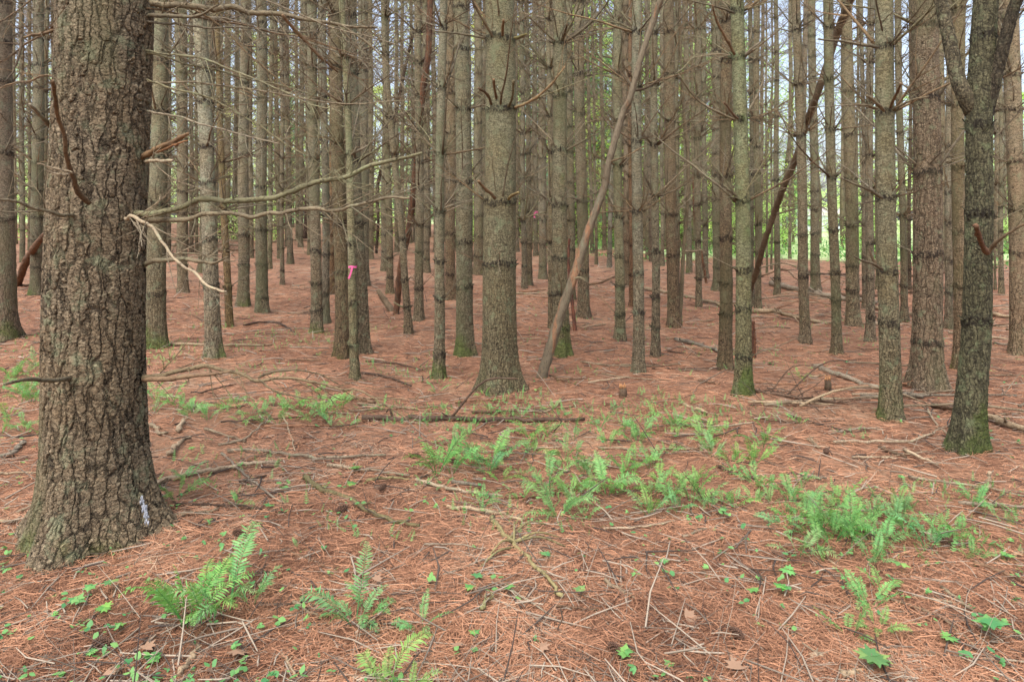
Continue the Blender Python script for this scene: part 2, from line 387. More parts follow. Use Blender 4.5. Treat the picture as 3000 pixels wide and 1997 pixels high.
# ------------------------------------------------------------------ trunks
def trunk_mesh(path, wpx, rings, k, dz_fine, ztop, flare, mat, zf_lo=-.15, zf_hi=None, age_z=2.0, irregular=.03, lobes=4, side_ang=None, stubs=True, dz_c=.5):
    """path: list of (z, x, y) relative to base, sorted; wpx: list of (z, radius)."""
    pz = np.array([p[0] for p in path]); px = np.array([p[1] for p in path]); py = np.array([p[2] for p in path])
    zf_hi = zf_hi if zf_hi is not None else ztop
    z = np.concatenate([np.arange(zf_lo, zf_hi, dz_fine), np.arange(zf_hi, ztop + dz_c, dz_c)])
    for r_ in rings:                      # rows exactly around each whorl ring
        if dz_fine > .03: z = np.concatenate([z, [r_ - .035, r_ - .012, r_ + .012, r_ + .035]])
    z = np.unique(np.round(z, 4))
    r = np.interp(z, [a for a, b in wpx], [b for a, b in wpx])
    fl = np.exp(-np.clip(z, 0, None) / (.12 + .25 * float(np.clip(r.max(), 0, .26))))
    a = np.arange(k) / k * 2 * math.pi
    ph = rng.random(6) * 6.28
    irr = 1 + irregular * (np.sin(2 * a[None] + ph[0] + z[:, None] * .9) * .6 + np.sin(3 * a[None] + ph[1] - z[:, None] * 1.7) * .5 + np.sin(5 * a[None] + ph[2] + z[:, None] * 3.1) * .3)
    lob = 1 + .45 * np.sin(lobes * a[None] + ph[3]) + .25 * np.sin((lobes + 3) * a[None] + ph[4])
    rr = r[:, None] * irr + (flare * r[:, None] * fl[:, None] * lob)
    ring = np.zeros((len(z), k))
    for zr in rings:
        zz = zr + .012 * np.sin(a * 2 + rng.random() * 6) + .008 * np.sin(a * 5 + rng.random() * 6)
        e = np.exp(-((z[:, None] - zz[None]) / .032) ** 2); ring = np.maximum(ring, e)
        rr = rr * (1 + .05 * np.exp(-((z[:, None] - zz[None]) / .035) ** 2))
    cx = np.interp(z, pz, px); cy = np.interp(z, pz, py)
    # extrapolate above
    cx += .012 * np.sin(z * 1.3 + ph[5]) * np.clip(z, 0, 1); 
    X = cx[:, None] + rr * np.cos(a)[None]; Y = cy[:, None] + rr * np.sin(a)[None]; Z = np.repeat(z[:, None], k, 1)
    V = np.stack([X, Y, Z], -1).reshape(-1, 3)
    n = len(z)
    i = np.arange(n - 1)[:, None] * k; j = np.arange(k)[None]; j2 = (j + 1) % k
    q = np.stack([i + j, i + j2, i + k + j2, i + k + j], -1).reshape(-1, 4)
    age = np.clip(1.15 - (z[:, None] / age_z), 0, 1) + 0 * rr
    sa = side_ang if side_ang is not None else rng.random() * 6.28
    side = np.clip(np.cos(a - sa), 0, 1)[None] * np.ones((n, 1))
    A = {'ring': ring.ravel(), 'age': age.ravel(), 'side': side.ravel()}
    fs = [q]
    if stubs:
        mb = MB()
        for zr in rings:
            c = (np.interp(zr, pz, px), np.interp(zr, pz, py)); r0 = float(np.interp(zr, [s for s, t in wpx], [t for s, t in wpx]))
            for s in range(R.randint(9, 15)):
                an = R.random() * 6.283; L = R.uniform(.012, .05); up = R.uniform(.1, 1.4)
                d = np.array([math.cos(an), math.sin(an), up]); d /= np.linalg.norm(d)
                p0 = np.array([c[0] + math.cos(an) * r0 * .93, c[1] + math.sin(an) * r0 * .93, zr + R.uniform(-.02, .02)])
                mb.tube([p0, p0 + d * (L + r0 * .07)], [R.uniform(.004, .008), .002], 4, 1.0)
        if mb.v:
            V2 = np.concatenate(mb.v); n0 = len(V); V = np.vstack([V, V2]); fs.append(np.concatenate(mb.q) + n0)
            if mb.t: fs.append(np.concatenate(mb.t) + n0)
            m2 = len(V2)
            A = {'ring': np.concatenate([A['ring'], np.ones(m2)]), 'age': np.concatenate([A['age'], np.zeros(m2)]), 'side': np.concatenate([A['side'], np.zeros(m2)])}
    return mesh_np('trunk', V, fs, mat, A)

def rand_unit(el, az): return np.array([math.cos(az) * math.cos(el), math.sin(az) * math.cos(el), math.sin(el)])

def branch_tubes(mb, p0, d, L, r, twigs, rr, k=5, depth=0, curl=.25):
    n = 7; p = np.array(p0, float); d = np.array(d, float); P = [p.copy()]
    bend = np.array([rr.gauss(0, .10), rr.gauss(0, .10), rr.gauss(.03, .10)]) * curl * 3
    for i in range(n):
        d = d + bend * .25 + np.array([rr.gauss(0, .09), rr.gauss(0, .09), rr.gauss(0, .08)]) * (.5 + curl)
        d /= np.linalg.norm(d); p = p + d * L / n; P.append(p.copy())
    rad = r * (1 - np.linspace(0, 1, n + 1) * .78)
    mb.tube(P, rad, k, rr.random(), cap=True)
    for t in range(twigs):
        i = rr.randint(1, n - 1); q0 = P[i]; dd = P[i + 1] - P[i]; dd /= np.linalg.norm(dd)
        side = np.array([rr.gauss(0, 1), rr.gauss(0, 1), rr.gauss(.2, .8)]); side -= dd * side.dot(dd); side /= np.linalg.norm(side)
        nd = dd * .75 + side * rr.uniform(.5, 1.0); nd /= np.linalg.norm(nd)
        branch_tubes(mb, q0, nd, L * rr.uniform(.2, .55) * (1 - i / n * .5), max(rad[i] * .55, .0022), (twigs // 3 if depth == 0 else 0), rr, 3, depth + 1, curl)

# library of single dead branches (one metre long, growing along +X) and of broken stubs
BR, STUB, WH = [], [], []
for i in range(18):
    mb = MB(); rr = random.Random(100 + i)
    branch_tubes(mb, (0, 0, 0), (1, 0, .1), 1.0, .0115, rr.randint(4, 8), rr, 5)
    BR.append(mb.mesh('dead_branch', M['branch']))
for i in range(7):
    mb = MB(); rr = random.Random(200 + i); P = [np.zeros(3)]; d = np.array([1, 0, .0])
    for s in range(4): d = d + np.array([0, rr.gauss(0, .12), rr.gauss(.15, .12)]); d /= np.linalg.norm(d); P.append(P[-1] + d * .25)
    mb.tube(P, np.array([.075, .066, .058, .052, .036]), 7, rr.random(), wob=.12)
    STUB.append(mb.mesh('branch_stub', M['branch']))
for i in range(16):
    mb = MB(); rr = random.Random(300 + i)
    nb = rr.randint(6, 10); a0 = rr.random() * 6
    for b in range(nb):
        az = a0 + b * 6.283 / nb + rr.gauss(0, .35); L = rr.uniform(.4, 1.7) if rr.random() > .2 else rr.uniform(.12, .3)
        branch_tubes(mb, (0, 0, rr.gauss(0, .02)), rand_unit(rr.uniform(.15, .95), az), L, rr.uniform(.008, .0135), rr.randint(4, 9) if L > .3 else 0, rr, 4, 0, .35)
    WH.append(mb.mesh('branch_whorl', M['branch']))

TREES = []   # records of everything placed, for labels
def link_branch(root, name, me, p, az, el, s, tint, sz=None):
    o = obj(name, me, root, tuple(p), (R.uniform(-.6, .6), -el, az), (s, s, s) if sz is None else sz)
    o.color = (*tint, 1)
    return o

BT = [(1, 1, 1), (1.15, 1.12, 1.05), (.8, .78, .75), (.95, .78, .62), (.62, .5, .42), (.95, 1.02, .85)]

def pine(ub, vb, w0, ut, w1, name='pine_tree', spacing=None, rings=None, tint=(1, 1, 1), moss=.25, mat='bark', res='auto', path=None,
         flare=.40, age_z=None, key=None, adj=None, nb=None, side=None, Ytop=None, branches=True, Yforce=None, cat='pine tree'):
    """A straight pine from its foot pixel and its position on the upper picture edge."""
    b = ground_pt(ub, vb)
    Y = b[1]
    Y = Y / (1 - w0 * .5 * (1 + flare * .55) / F); X_ = (ub - U0) / F * Y; b = np.array([X_, Y, float(th(X_, Y))])
    if Yforce: Y = Yforce; b = np.array([(ub - U0) / F * Y, Y, float(th((ub - U0) / F * Y, Y))])
    zt = H + V0 / F * Y - b[2]                      # height at the picture's top edge
    ztop = zt * 1.28 + 2.2
    pts = [(ub, vb), (ut, 0)] if path is None else path
    L = []
    for (u, v) in pts:
        z = max(H + (V0 - v) / F * Y - b[2], 0) if (u, v) != pts[0] else 0
        L.append((z, (u - U0) / F * Y - b[0], 0.0))
    L.sort()
    z1, x1, _ = L[-1]; z0, x0, _ = L[-2]
    sl = (x1 - x0) / (z1 - z0 + 1e-6); L.append((ztop + 1, x1 + sl * (ztop + 1 - z1), 0.0)); L.insert(0, (-.4, 0, 0))
    oa = math.sqrt(1 + ((ub - U0) / F) ** 2)      # round trunks widen towards the picture's sides
    r0 = w0 / F * Y / 2 / oa; r1 = w1 / F * Y / 2 / oa
    rt = max(r1 * .75, .02)
    wp = [(-.3, r0 * 1.04), (.0, r0 * 1.04), (.5, r0), (zt, r1), (ztop + .5, rt)]
    sp = spacing if spacing else R.uniform(.42, .66)
    if rings is None:
        zr = R.uniform(.25, .6); rg = []
        while zr < ztop: rg.append(zr); zr += sp * R.uniform(.78, 1.2)
    else:
        rg = [H + (V0 - v) / F * Y - b[2] for v in rings]; zr = (max(rg) if rg else 1e9) + sp
        while zr < ztop: rg.append(zr); zr += sp
    if res == 'auto': res = 'disp' if (Y < 8.6 and w0 > 26) else ('mid' if Y < 17 else 'far')
    if age_z is None: age_z = R.uniform(1.6, 2.6)
    if res == 'disp': k = int(np.clip(2 * math.pi * r0 / .0075, 60, 300)); dz, zh = .0085, zt + .1
    elif res == 'mid': k, dz, zh = 22, .06, zt + .3
    else: k, dz, zh = 12, .22, zt + .3
    if key == 'giant pine': k, dz = 330, .0052
    me = trunk_mesh(L, wp, rg, k, dz, ztop, flare, M[mat], zf_hi=zh, age_z=age_z, side_ang=side, stubs=Y < 20)
    root = obj(name, None, None, tuple(b))
    tr = obj('trunk', me, root)
    tr.color = (*tint, moss)
    fx = lambda z: np.interp(z, [a for a, x, y in L], [x for a, x, y in L])
    if branches:
        for z in rg:
            if z > zt + .35: break
            d = R.random()
            if Y < 9.6:
                n = nb if nb is not None else R.randint(2, 5)
                if z < 1.1: n = R.randint(0, 1)
                elif z < 1.7: n = min(n, R.randint(1, 2))
                a0 = R.random() * 6.28
                for s in range(n):
                    az = a0 + s * 6.283 / max(n, 1) + R.gauss(0, .4); el = R.uniform(.15, .95); ti = R.choice(BT)
                    rad = float(np.interp(z, [a for a, c in wp], [c for a, c in wp]))
                    p0 = (fx(z) + math.cos(az) * rad * .8, math.sin(az) * rad * .8, z)
                    if R.random() < .25:
                        s_ = R.uniform(.07, .2); link_branch(root, 'branch_stub', R.choice(STUB), p0, az, el, s_, ti)
                    else:
                        s_ = R.uniform(.35, 1.25) * (.6 if z < 1.7 else 1); link_branch(root, 'branch', R.choice(BR), p0, az, el, s_, ti)
                if z > 1.5 and Y > 5:
                    s_ = R.uniform(.5, .85); o = obj('branch_whorl', R.choice(WH), root, (fx(z), 0, z), (0, 0, R.random() * 6.28), (s_,) * 3); o.color = (*R.choice(BT), 1)
            elif (z > .9 or d > .6) and (Y < 22 or d > .45):
                s_ = R.uniform(.7, 1.25) * (.5 if z < 1.3 else 1) * (.9 + .014 * Y) * (.7 if ub > 2180 else 1)
                o = obj('branch_whorl', R.choice(WH), root, (fx(z), 0, z), (0, 0, R.random() * 6.28), (s_,) * 3)
                o.color = (*R.choice(BT), 1)
    TREES.append(dict(o=root, u=ub, v=vb, Y=Y, w=w0, key=key, adj=adj, tint=tint, moss=moss, top=ut, cat=cat, L=L, b=b, wp=wp))
    root['category'] = cat
    return root

# ------------------------------------------------------------------ the giant foreground pine
G = pine(281, 1655, 304, 303, 290, key='giant pine', mat='bark_giant', flare=.5, rings=[], spacing=50, age_z=7, moss=.35, side=-1.9, branches=False, tint=(1.05, 1.0, .97), path=[(281, 1655), (284, 1100), (288, 600), (303, 0)], nb=0)
gY = TREES[-1]['Y']; gb = TREES[-1]['b']
def limb(root, pts, rpx, name='branch', mat='branch', tint=(1, 1, 1), Y=None, twigs=0, k=8, seed=1, n=None, parent=None, wob=.06, taper=None):
    """A limb through photograph points; Y may be a list of depths. Coordinates local to root."""
    Ys = np.linspace(Y[0], Y[1], len(pts)) if isinstance(Y, tuple) else np.full(len(pts), Y)
    P = np.array([at(u, v, y) for (u, v), y in zip(pts, Ys)])
    n = n or max(8, 5 * len(pts)); S = smooth_path(P, n)
    Sy = np.linspace(Ys[0], Ys[-1], n)
    rp = np.interp(np.linspace(0, 1, n), np.linspace(0, 1, len(rpx)), rpx) if isinstance(rpx, (list, tuple)) else np.full(n, rpx)
    rad = rp / F * Sy
    mb = MB(); org = np.array(root.location) if root is not None else S[0]
    rl = np.random.default_rng(seed * 13 + 1); nn_ = len(S); L_ = np.linalg.norm(S[-1] - S[0])
    kk = rl.normal(0, 1, (max(4, nn_ // 4), 3)); xi = np.linspace(0, 1, len(kk)); J = np.stack([np.interp(np.linspace(0, 1, nn_), xi, kk[:, c]) for c in range(3)], 1)
    S = S + J * np.array([.3, 1.0, .8]) * min(.010, L_ * .012) * np.minimum(1, np.arange(nn_) / 3)[:, None]
    S = S + rl.normal(0, .0011, S.shape)
    rad = rad * .86
    # knots
    kn = 1 + .22 * np.exp(-((np.arange(n)[:, None] - rng.integers(1, n - 1, 3)[None]) / .8) ** 2).sum(1)
    mb.tube(S - org, rad * kn, k, R.random(), wob=wob)
    rr = random.Random(seed)
    for t in range(twigs):
        i = rr.randint(2, n - 2); dd = S[i + 1] - S[i]; dd /= np.linalg.norm(dd)
        sd_ = np.array([rr.gauss(0, .5), rr.gauss(0, .6), rr.gauss(0, 1)]); sd_ -= dd * sd_.dot(dd); sd_ /= np.linalg.norm(sd_)
        nd = dd * rr.uniform(.5, 1.1) + sd_ * rr.uniform(.4, 1); nd /= np.linalg.norm(nd)
        branch_tubes(mb, S[i] - org, nd, rr.uniform(.12, .5), min(rad[i] * .45, .003), rr.randint(1, 4), rr, 4, 0, .4)
    o = obj(name, mb.mesh(name, M[mat]), root, (0, 0, 0) if root is not None else tuple(org)); o.color = (*tint, 1)
    return o
tan, rust, grn, pale, dkb = (.85, .82, .74), (.8, .6, .46), (.82, .9, .72), (1.3, 1.25, 1.2), (.45, .38, .33)
y0 = gY - .02
limb(G, [(396, 623), (440, 622), (488, 617), (528, 608), (568, 591), (631, 584), (775, 585), (850, 554), (930, 531), (1000, 520), (1110, 482), (1236, 453)], [10, 10, 9, 9, 8.5, 8, 7, 4.5], tint=grn, Y=(y0 - .06, 3.35), twigs=22, seed=5, n=70)
limb(G, [(425, 649), (494, 643), (551, 640), (603, 629), (660, 626), (804, 631), (850, 620), (918, 611), (1001, 614), (1098, 591), (1196, 583)], [9, 8, 7, 7, 5.5, 4], tint=tan, Y=(y0, 3.0), twigs=24, seed=6, n=70)
limb(G, [(367, 640), (402, 640), (459, 683), (517, 758), (574, 804), (654, 870)], [6, 5.5, 5, 4.5, 4.5], tint=pale, Y=(gY - .23, 2.6), twigs=9, seed=7, n=40)
limb(G, [(425, 772), (488, 766), (614, 763), (666, 749)], [8, 7, 6, 2.5], tint=tan, Y=(y0, 3.1), twigs=5, seed=8)
limb(G, [(425, 780), (470, 757), (530, 741), (600, 745), (690, 765)], [3.5, 3, 2, 1], tint=tan, Y=(y0, 3.3), twigs=4, seed=28)
limb(G, [(440, 8), (517, 17), (689, 26), (827, 46), (1000, 75), (1104, 92)], [11, 10, 7, 4], tint=tan, Y=(y0, 3.5), twigs=20, seed=9, n=60)
limb(G, [(436, 44), (520, 48), (570, 46), (640, 22)], [8, 7, 5, 3], tint=tan, Y=(y0, 3.3), twigs=3, seed=10)
limb(G, [(827, 44), (870, 95), (935, 165), (990, 212)], [5, 6, 5, 2.5], tint=rust, Y=(3.32, 3.6), twigs=3, seed=11)
limb(G, [(1000, 72), (1100, 150), (1190, 270), (1236, 380)], [3, 2.6, 2, 1], tint=tan, Y=(3.45, 3.6), twigs=3, seed=12)
limb(G, [(170, 80), (130, 96), (103, 105), (63, 106)], [6, 5, 4.5, 4], tint=rust, Y=(y0, 3.0), twigs=3, seed=13)
limb(G, [(63, 106), (58, 150), (40, 200), (18, 238)], [4, 3.5, 3, 2], tint=dkb, Y=(3.0, 2.9), twigs=3, seed=14)
limb(G, [(215, 631), (198, 631), (172, 626), (115, 614), (57, 594), (0, 585), (-60, 580)], [7, 6, 6, 5, 5, 4, 4], tint=tan, Y=(gY - .21, 2.8), twigs=4, seed=15)
limb(G, [(261, 594), (230, 551), (212, 499), (195, 436), (172, 344), (161, 287), (161, 244)], [9, 8.5, 8, 7, 7, 6.5, 6], tint=rust, Y=(gY - .235, 2.65), twigs=0, seed=16)
limb(G, [(212, 505), (160, 493), (110, 478)], [3, 2.5, 2], tint=pale, Y=(2.78, 2.7), seed=17)
limb(G, [(214, 508), (170, 510), (128, 495)], [3, 2.5, 2], tint=pale, Y=(2.79, 2.7), seed=18)
limb(G, [(160, 385), (130, 352), (89, 307)], [8, 7, 5], tint=pale, Y=(y0, 3.2), seed=19, name='branch_stub')
limb(G, [(415, 462), (488, 419), (520, 402), (551, 390)], [9, 8, 8, 5], tint=rust, Y=(y0, 3.0), twigs=3, seed=20, name='branch_stub', wob=.25)
limb(G, [(440, 449), (500, 432), (545, 412)], [4, 4, 2], tint=(.95, .55, .35), Y=(y0, 3.02), seed=21, name='branch_stub', wob=.25)
limb(G, [(425, 474), (455, 473), (508, 471)], [6, 5.5, 5], tint=pale, Y=(y0, 3.1), twigs=2, seed=22, name='branch_stub')
limb(G, [(420, 1105), (490, 1094), (571, 1074), (638, 1079), (755, 1107), (867, 1112), (988, 1133), (1054, 1145), (1200, 1222)], [8, 7.5, 6.5, 5, 4, 3, 2], tint=(.8, .72, .6), Y=(y0, 3.3), twigs=14, seed=23, n=70)
limb(G, [(755, 1106), (816, 1084), (905, 1089), (994, 1124)], [4, 3.5, 2.5, 2], tint=(.8, .72, .6), Y=(3.22, 3.3), seed=24, twigs=2)
limb(G, [(757, 1109), (816, 1151), (875, 1163), (950, 1168)], [3.5, 3, 2.5, 1.5], tint=(.8, .72, .6), Y=(3.22, 3.2), seed=25)
limb(G, [(420, 1112), (520, 1108), (600, 1100), (675, 1091)], [8, 8, 6, 3.5], tint=(.9, .7, .6), Y=(y0, 3.05), seed=26)
limb(G, [(205, 1108), (181, 1110), (92, 1112), (10, 1122)], [8, 7.5, 6.5, 4], tint=tan, Y=(gY - .2, 2.7), seed=27, name='branch_stub')
limb(G, [(400, 645), (415, 690), (418, 715)], [3, 2, 1.5], tint=pale, Y=(gY - .2, 2.85), seed=29)
R.seed(3)
for i in range(15):
    v = R.uniform(-160, 330); Lp = R.uniform(350, 820); s_ = R.choice([-1, 1, 1, 1]) ; dv = R.uniform(-60, 330)
    if i < 4: Lp *= .4; p = [(165, v), (165 - Lp * .4, v + dv * .2), (165 - Lp, v + dv * .5)]
    else: p = [(430, v), (430 + Lp * .35, v + dv * .2 + R.gauss(0, 15)), (430 + Lp * .7, v + dv * .6 + R.gauss(0, 15)), (430 + Lp, v + dv)]
    limb(G, p, [R.uniform(3, 4.5), 3., 2.3, 1.3], tint=R.choice(BT), Y=(y0, R.uniform(3.0, 4.6)), twigs=R.randint(6, 12), seed=600 + i, n=34)
# weeping resin on the bark, moss at the foot
mb = MB()
gm = next(c for c in G.children if c.name.startswith('trunk')).data; GP = np.zeros(len(gm.vertices) * 3, np.float32); gm.vertices.foreach_get('co', GP); GP = GP.reshape(-1, 3).astype(float) + np.array(G.location)
GY_ = np.maximum(GP[:, 1], .5); GU = U0 + GP[:, 0] / GY_ * F; GW = V0 - (GP[:, 2] - H) / GY_ * F
for i in range(70):
    t = rng.random(); u = 421 + 22 * t + rng.normal(0, 3.5); v = 1450 + 78 * t + rng.normal(0, 8)
    near_ = np.nonzero((abs(GU - u) < 6) & (abs(GW - v) < 6))[0]
    if not len(near_): continue
    q0 = GP[near_[np.argmin(GP[near_, 1])]] - np.array(G.location) + np.array([.004, -.012, 0])
    mb.tube([q0 + np.array([0, -.006, .012 * rng.random()]), q0 + np.array([0, -.004, -.01 - .014 * rng.random()])], [.001 + .0022 * rng.random(), .001 + .002 * rng.random()], 5)
if mb.v: obj('resin_drip', mb.mesh('resin_drip', M['resin']), G)

# ------------------------------------------------------------------ surveyed pines: foot u, v, width, u at the top edge, width there, options
P_ = [
 (2, 1005, 96, -6, 84, dict(key='left-edge pine', mat='bark_broad', moss=.5, rings=[240, 450, 640])),
 (107, 866, 38, 114, 34, {}), (66, 770, 17, 62, 15, {}), (129, 848, 19, 137, 14, {}),
 (457, 1024, 60, 470, 46, dict(key='mossy-sided pine', moss=.95, side=math.pi, rings=[330, 460, 600, 860, 180], tint=(1, 1, .95))),
 (536, 860, 31, 530, 35, {}), (592, 800, 26, 618, 20, {}),
 (628, 1055, 46, 584, 40, dict(key='pale blotched pine', tint=(1.3, 1.32, 1.38), moss=.55, rings=[55, 205, 300, 430, 535, 700, 835], nb=3)),
 (672, 958, 22, 630, 15, dict(tint=(1, .82, .62))), (713, 899, 34, 716, 27, dict(rings=[130, 245, 340, 455, 690, 775])),
 (767, 918, 36, 766, 30, dict(rings=[145, 290, 420, 550, 675, 775, 870])), (790, 789, 14, 796, 12, {}), (827, 836, 13, 825, 11, {}), (819, 758, 13, 805, 12, {}),
 (851, 774, 18, 833, 18, {}), (881, 725, 14, 886, 14, {}), (665, 690, 20, 668, 18, {}), (700, 685, 12, 696, 10, {}),
 (928, 980, 33, 912, 29, dict(key='green-footed pine', moss=.8, rings=[200, 345, 470, 735, 830, 910])),
 (956, 950, 21, 946, 22, dict(tint=(1.05, 1.06, 1.15))), (974, 863, 15, 968, 12, dict(tint=(1.1, .8, .65))),
 (1005, 1050, 43, 983, 33, dict(moss=.65, tint=(.78, .68, .6), adj='dark-barked', rings=[45, 200, 420, 655, 800])),
 (1040, 1118, 25, 1000, 17, dict(key='ribboned slim pine', moss=.2, tint=(1.05, 1.08, .95), path=[(1040, 1118), (1032, 780), (1022, 500), (1015, 300), (1000, 0)], rings=[170, 310, 455, 715, 890, 1010])),
 (1064, 1038, 38, 1026, 27, dict(flare=.4, moss=.45, rings=[50, 215, 470, 655])), (1068, 838, 28, 1063, 28, dict(rings=[110, 210, 310, 400, 610])), (1087, 760, 15, 1085, 13, {}),
 (1128, 795, 24, 1132, 20, {}), (1143, 863, 20, 1127, 18, {}),
 (1199, 980, 21, 1127, 17, dict(adj='leaning', path=[(1199, 980), (1178, 698), (1163, 560), (1145, 380), (1130, 200), (1127, 0)], rings=[50, 160, 345, 455, 700, 820, 900])),
 (1228, 943, 26, 1226, 20, {}), (1250, 800, 20, 1245, 18, {}),
 (1286, 1110, 31, 1297, 22, dict(moss=.8, adj='moss-footed', rings=[80, 258, 453, 624, 765, 873, 1040])),
 (1320, 880, 30, 1320, 26, dict(tint=(1.05, .9, .82))),
 (1363, 1048, 48, 1351, 42, dict(moss=.6, rings=[145, 320, 535, 710, 840])),
 (1401, 806, 27, 1400, 22, {}),
 (1465, 1158, 97, 1463, 86, dict(key='centre pine', moss=.35, flare=.5, rings=[118, 322, 592, 772], side=-1.8, tint=(.84, .85, .76), age_z=2.4)),
 (1536, 847, 16, 1528, 11, {}), (1552, 838, 15, 1543, 14, {}), (1570, 750, 13, 1566, 11, {}), (1590, 818, 23, 1586, 21, {}), (1614, 965, 15, 1607, 13, {}),
 (1645, 1050, 46, 1636, 38, dict(moss=.7, adj='moss-footed', rings=[128, 281, 440, 602, 755, 860, 960])),
 (1675, 880, 20, 1666, 21, {}), (1710, 933, 34, 1695, 28, dict(tint=(1.05, .98, .95), rings=[105, 220, 335, 590, 790])), (1747, 775, 9, 1735, 8, {}), (1771, 733, 13, 1758, 9, {}),
 (1785, 785, 14, 1806, 13, dict(adj='leaning', tint=(1.0, 1.02, 1.15))),
 (1816, 1000, 28, 1808, 25, dict(moss=.15, rings=[70, 217, 357, 485, 637, 752, 838, 921], age_z=1.0, tint=(1.1, 1.12, 1.02))),
 (1838, 840, 20, 1832, 21, dict(tint=(1.05, .9, .9))), (1850, 898, 14, 1845, 11, dict(tint=(1.1, .75, .65))),
 (1871, 1097, 32, 1866, 28, dict(moss=.4, rings=[95, 260, 415, 620, 800, 915])),
 (1897, 760, 12, 1895, 10, {}), (1920, 1050, 24, 1918, 20, dict(rings=[100, 250, 425, 575, 740, 870, 960])), (1940, 780, 12, 1938, 10, {}),
 (1974, 962, 36, 1956, 30, dict(tint=(.95, .82, .75), rings=[95, 220, 355, 630, 750])), (1984, 905, 13, 1982, 13, {}),
 (2019, 800, 18, 2010, 12, {}), (2047, 900, 18, 2042, 20, {}), (2066, 816, 18, 2060, 13, {}),
 (2102, 853, 26, 2097, 28, {}), (2124, 1084, 38, 2131, 31, dict(adj='dark speckled', tint=(.8, .68, .62), flare=.4, rings=[60, 180, 350, 520, 700, 830, 920])),
 (2180, 1164, 46, 2163, 40, dict(key='olive pine', moss=.75, side=-1.2, tint=(.82, .9, .74), rings=[35, 168, 350, 590, 790, 905, 1045], age_z=1.5)),
 (2203, 895, 15, 2200, 13, {}), (2221, 905, 19, 2215, 20, {}), (2277, 865, 18, 2273, 12, {}), (2247, 800, 6, 2244, 5, dict(nb=0)), (2260, 790, 6, 2262, 5, {}),
 (2360, 1007, 31, 2333, 26, dict(tint=(1.05, .98, .95), rings=[90, 250, 400, 690, 810])), (2390, 853, 28, 2378, 22, {}),
 (2452, 1041, 29, 2424, 28, dict(rings=[235, 380, 520, 675, 800, 880])), (2500, 957, 41, 2481, 33, dict(key='grey ringed pine', tint=(1.15, 1.1, 1.02), rings=[135, 268, 395, 525, 660, 780, 850], moss=.2)),
 (2549, 1003, 26, 2549, 20, {}), (2534, 905, 14, 2524, 12, {}), (2571, 850, 12, 2568, 11, {}),
 (2610, 1240, 64, 2590, 53, dict(key='stout lichened pine', moss=.55, rings=[138, 329, 578, 795, 945], tint=(.93, .94, .86), age_z=2.2, nb=4)),
 (2650, 944, 22, 2630, 20, {}), (2664, 850, 11, 2668, 9, dict(tint=(.5, .42, .4))),
 (2718, 1148, 90, 2711, 78, dict(key='broad red-brown pine', mat='bark_broad', moss=.2, flare=.45, tint=(1.02, 1.0, .95), age_z=6, rings=[75, 290, 505, 745, 1000])),
 (2779, 967, 24, 2782, 18, dict(moss=.4)), (2783, 852, 18, 2780, 14, {}),
 (2812, 1088, 38, 2808, 42, dict(tint=(1.15, 1.0, .93), rings=[310, 490, 680, 840])),
 (2934, 863, 16, 2930, 12, {}), (2916, 850, 7, 2914, 6, {}),
 (2986, 1045, 54, 2962, 50, dict(key='right-edge pine', mat='bark_broad', moss=.1, tint=(1.2, 1.12, 1.02), rings=[222, 325, 475, 615, 740])),
]
R.seed(21)
for (ub, vb, w0, ut, w1, kw) in P_:
    kw = dict(kw)
    if 'tint' not in kw:
        b_ = R.uniform(.9, 1.1); kw['tint'] = (b_ * R.uniform(.98, 1.06), b_, b_ * R.uniform(.93, 1.03))
    if 'moss' not in kw: kw['moss'] = R.uniform(.05, .45)
    pine(ub, vb, w0, ut, w1, **kw)

# the dark forked tree
D = pine(2832, 1338, 92, 2893, 77, name='forked_tree', key='dark forked tree', mat='bark_dark', moss=.7, tint=(.72, .74, .62), flare=.42, side=-.9, age_z=9, branches=False, rings=[625, 940],
         path=[(2832, 1338), (2856, 1000), (2868, 600), (2872, 300), (2893, 0)], cat='forked tree')
Dt = TREES[-1]; dY = Dt['Y']; db = np.array(D.location)
def bark_limb(root, pts, rpx, Ys, tint, moss, mat, name, k=26, n=90):
    P = np.array([at(u, v, y) for (u, v), y in zip(pts, Ys)]); S = smooth_path(P, n) - np.array(root.location)
    rad = np.interp(np.linspace(0, 1, n), np.linspace(0, 1, len(rpx)), rpx) / F * np.interp(np.linspace(0, 1, n), np.linspace(0, 1, len(Ys)), Ys)
    V, q, t = tube(S, rad, k, True, .03); m = len(V)
    o = obj(name, mesh_np(name, V, [q, t], M[mat], {'ring': np.zeros(m), 'age': np.ones(m) * .9, 'side': np.full(m, .4)}), root); o.color = (*tint, moss)
    return o
bark_limb(D, [(2876, 420), (2858, 350), (2824, 275), (2800, 210), (2780, 110), (2762, 30), (2745, -60), (2720, -200)], [20, 22, 20, 18, 17, 16, 15], np.concatenate([[dY + .03, dY + .02], np.linspace(dY, dY + .25, 6)]), (.85, .8, .72), .3, 'bark_dark', 'main_limb')
bark_limb(D, [(2878, 420), (2884, 350), (2905, 262), (2936, 150), (2966, 38), (2990, -30), (3040, -190)], [20, 21, 19, 17, 16, 15, 14], np.concatenate([[dY + .02], np.linspace(dY, dY - .2, 6)]), (.5, .45, .42), .1, 'bark_dark', 'main_limb')
limb(D, [(2896, 738), (2915, 712), (2950, 685), (3000, 655), (3060, 630)], [7, 6, 4.5, 4, 3], Y=(dY - .1, dY - .4), tint=(.6, .5, .42), twigs=3, seed=41)
limb(D, [(2895, 742), (2875, 715), (2868, 690), (2860, 660)], [9, 9, 8, 8], Y=(dY - .15, dY - .42), tint=(.6, .38, .3), seed=42, name='branch_stub', wob=.2)
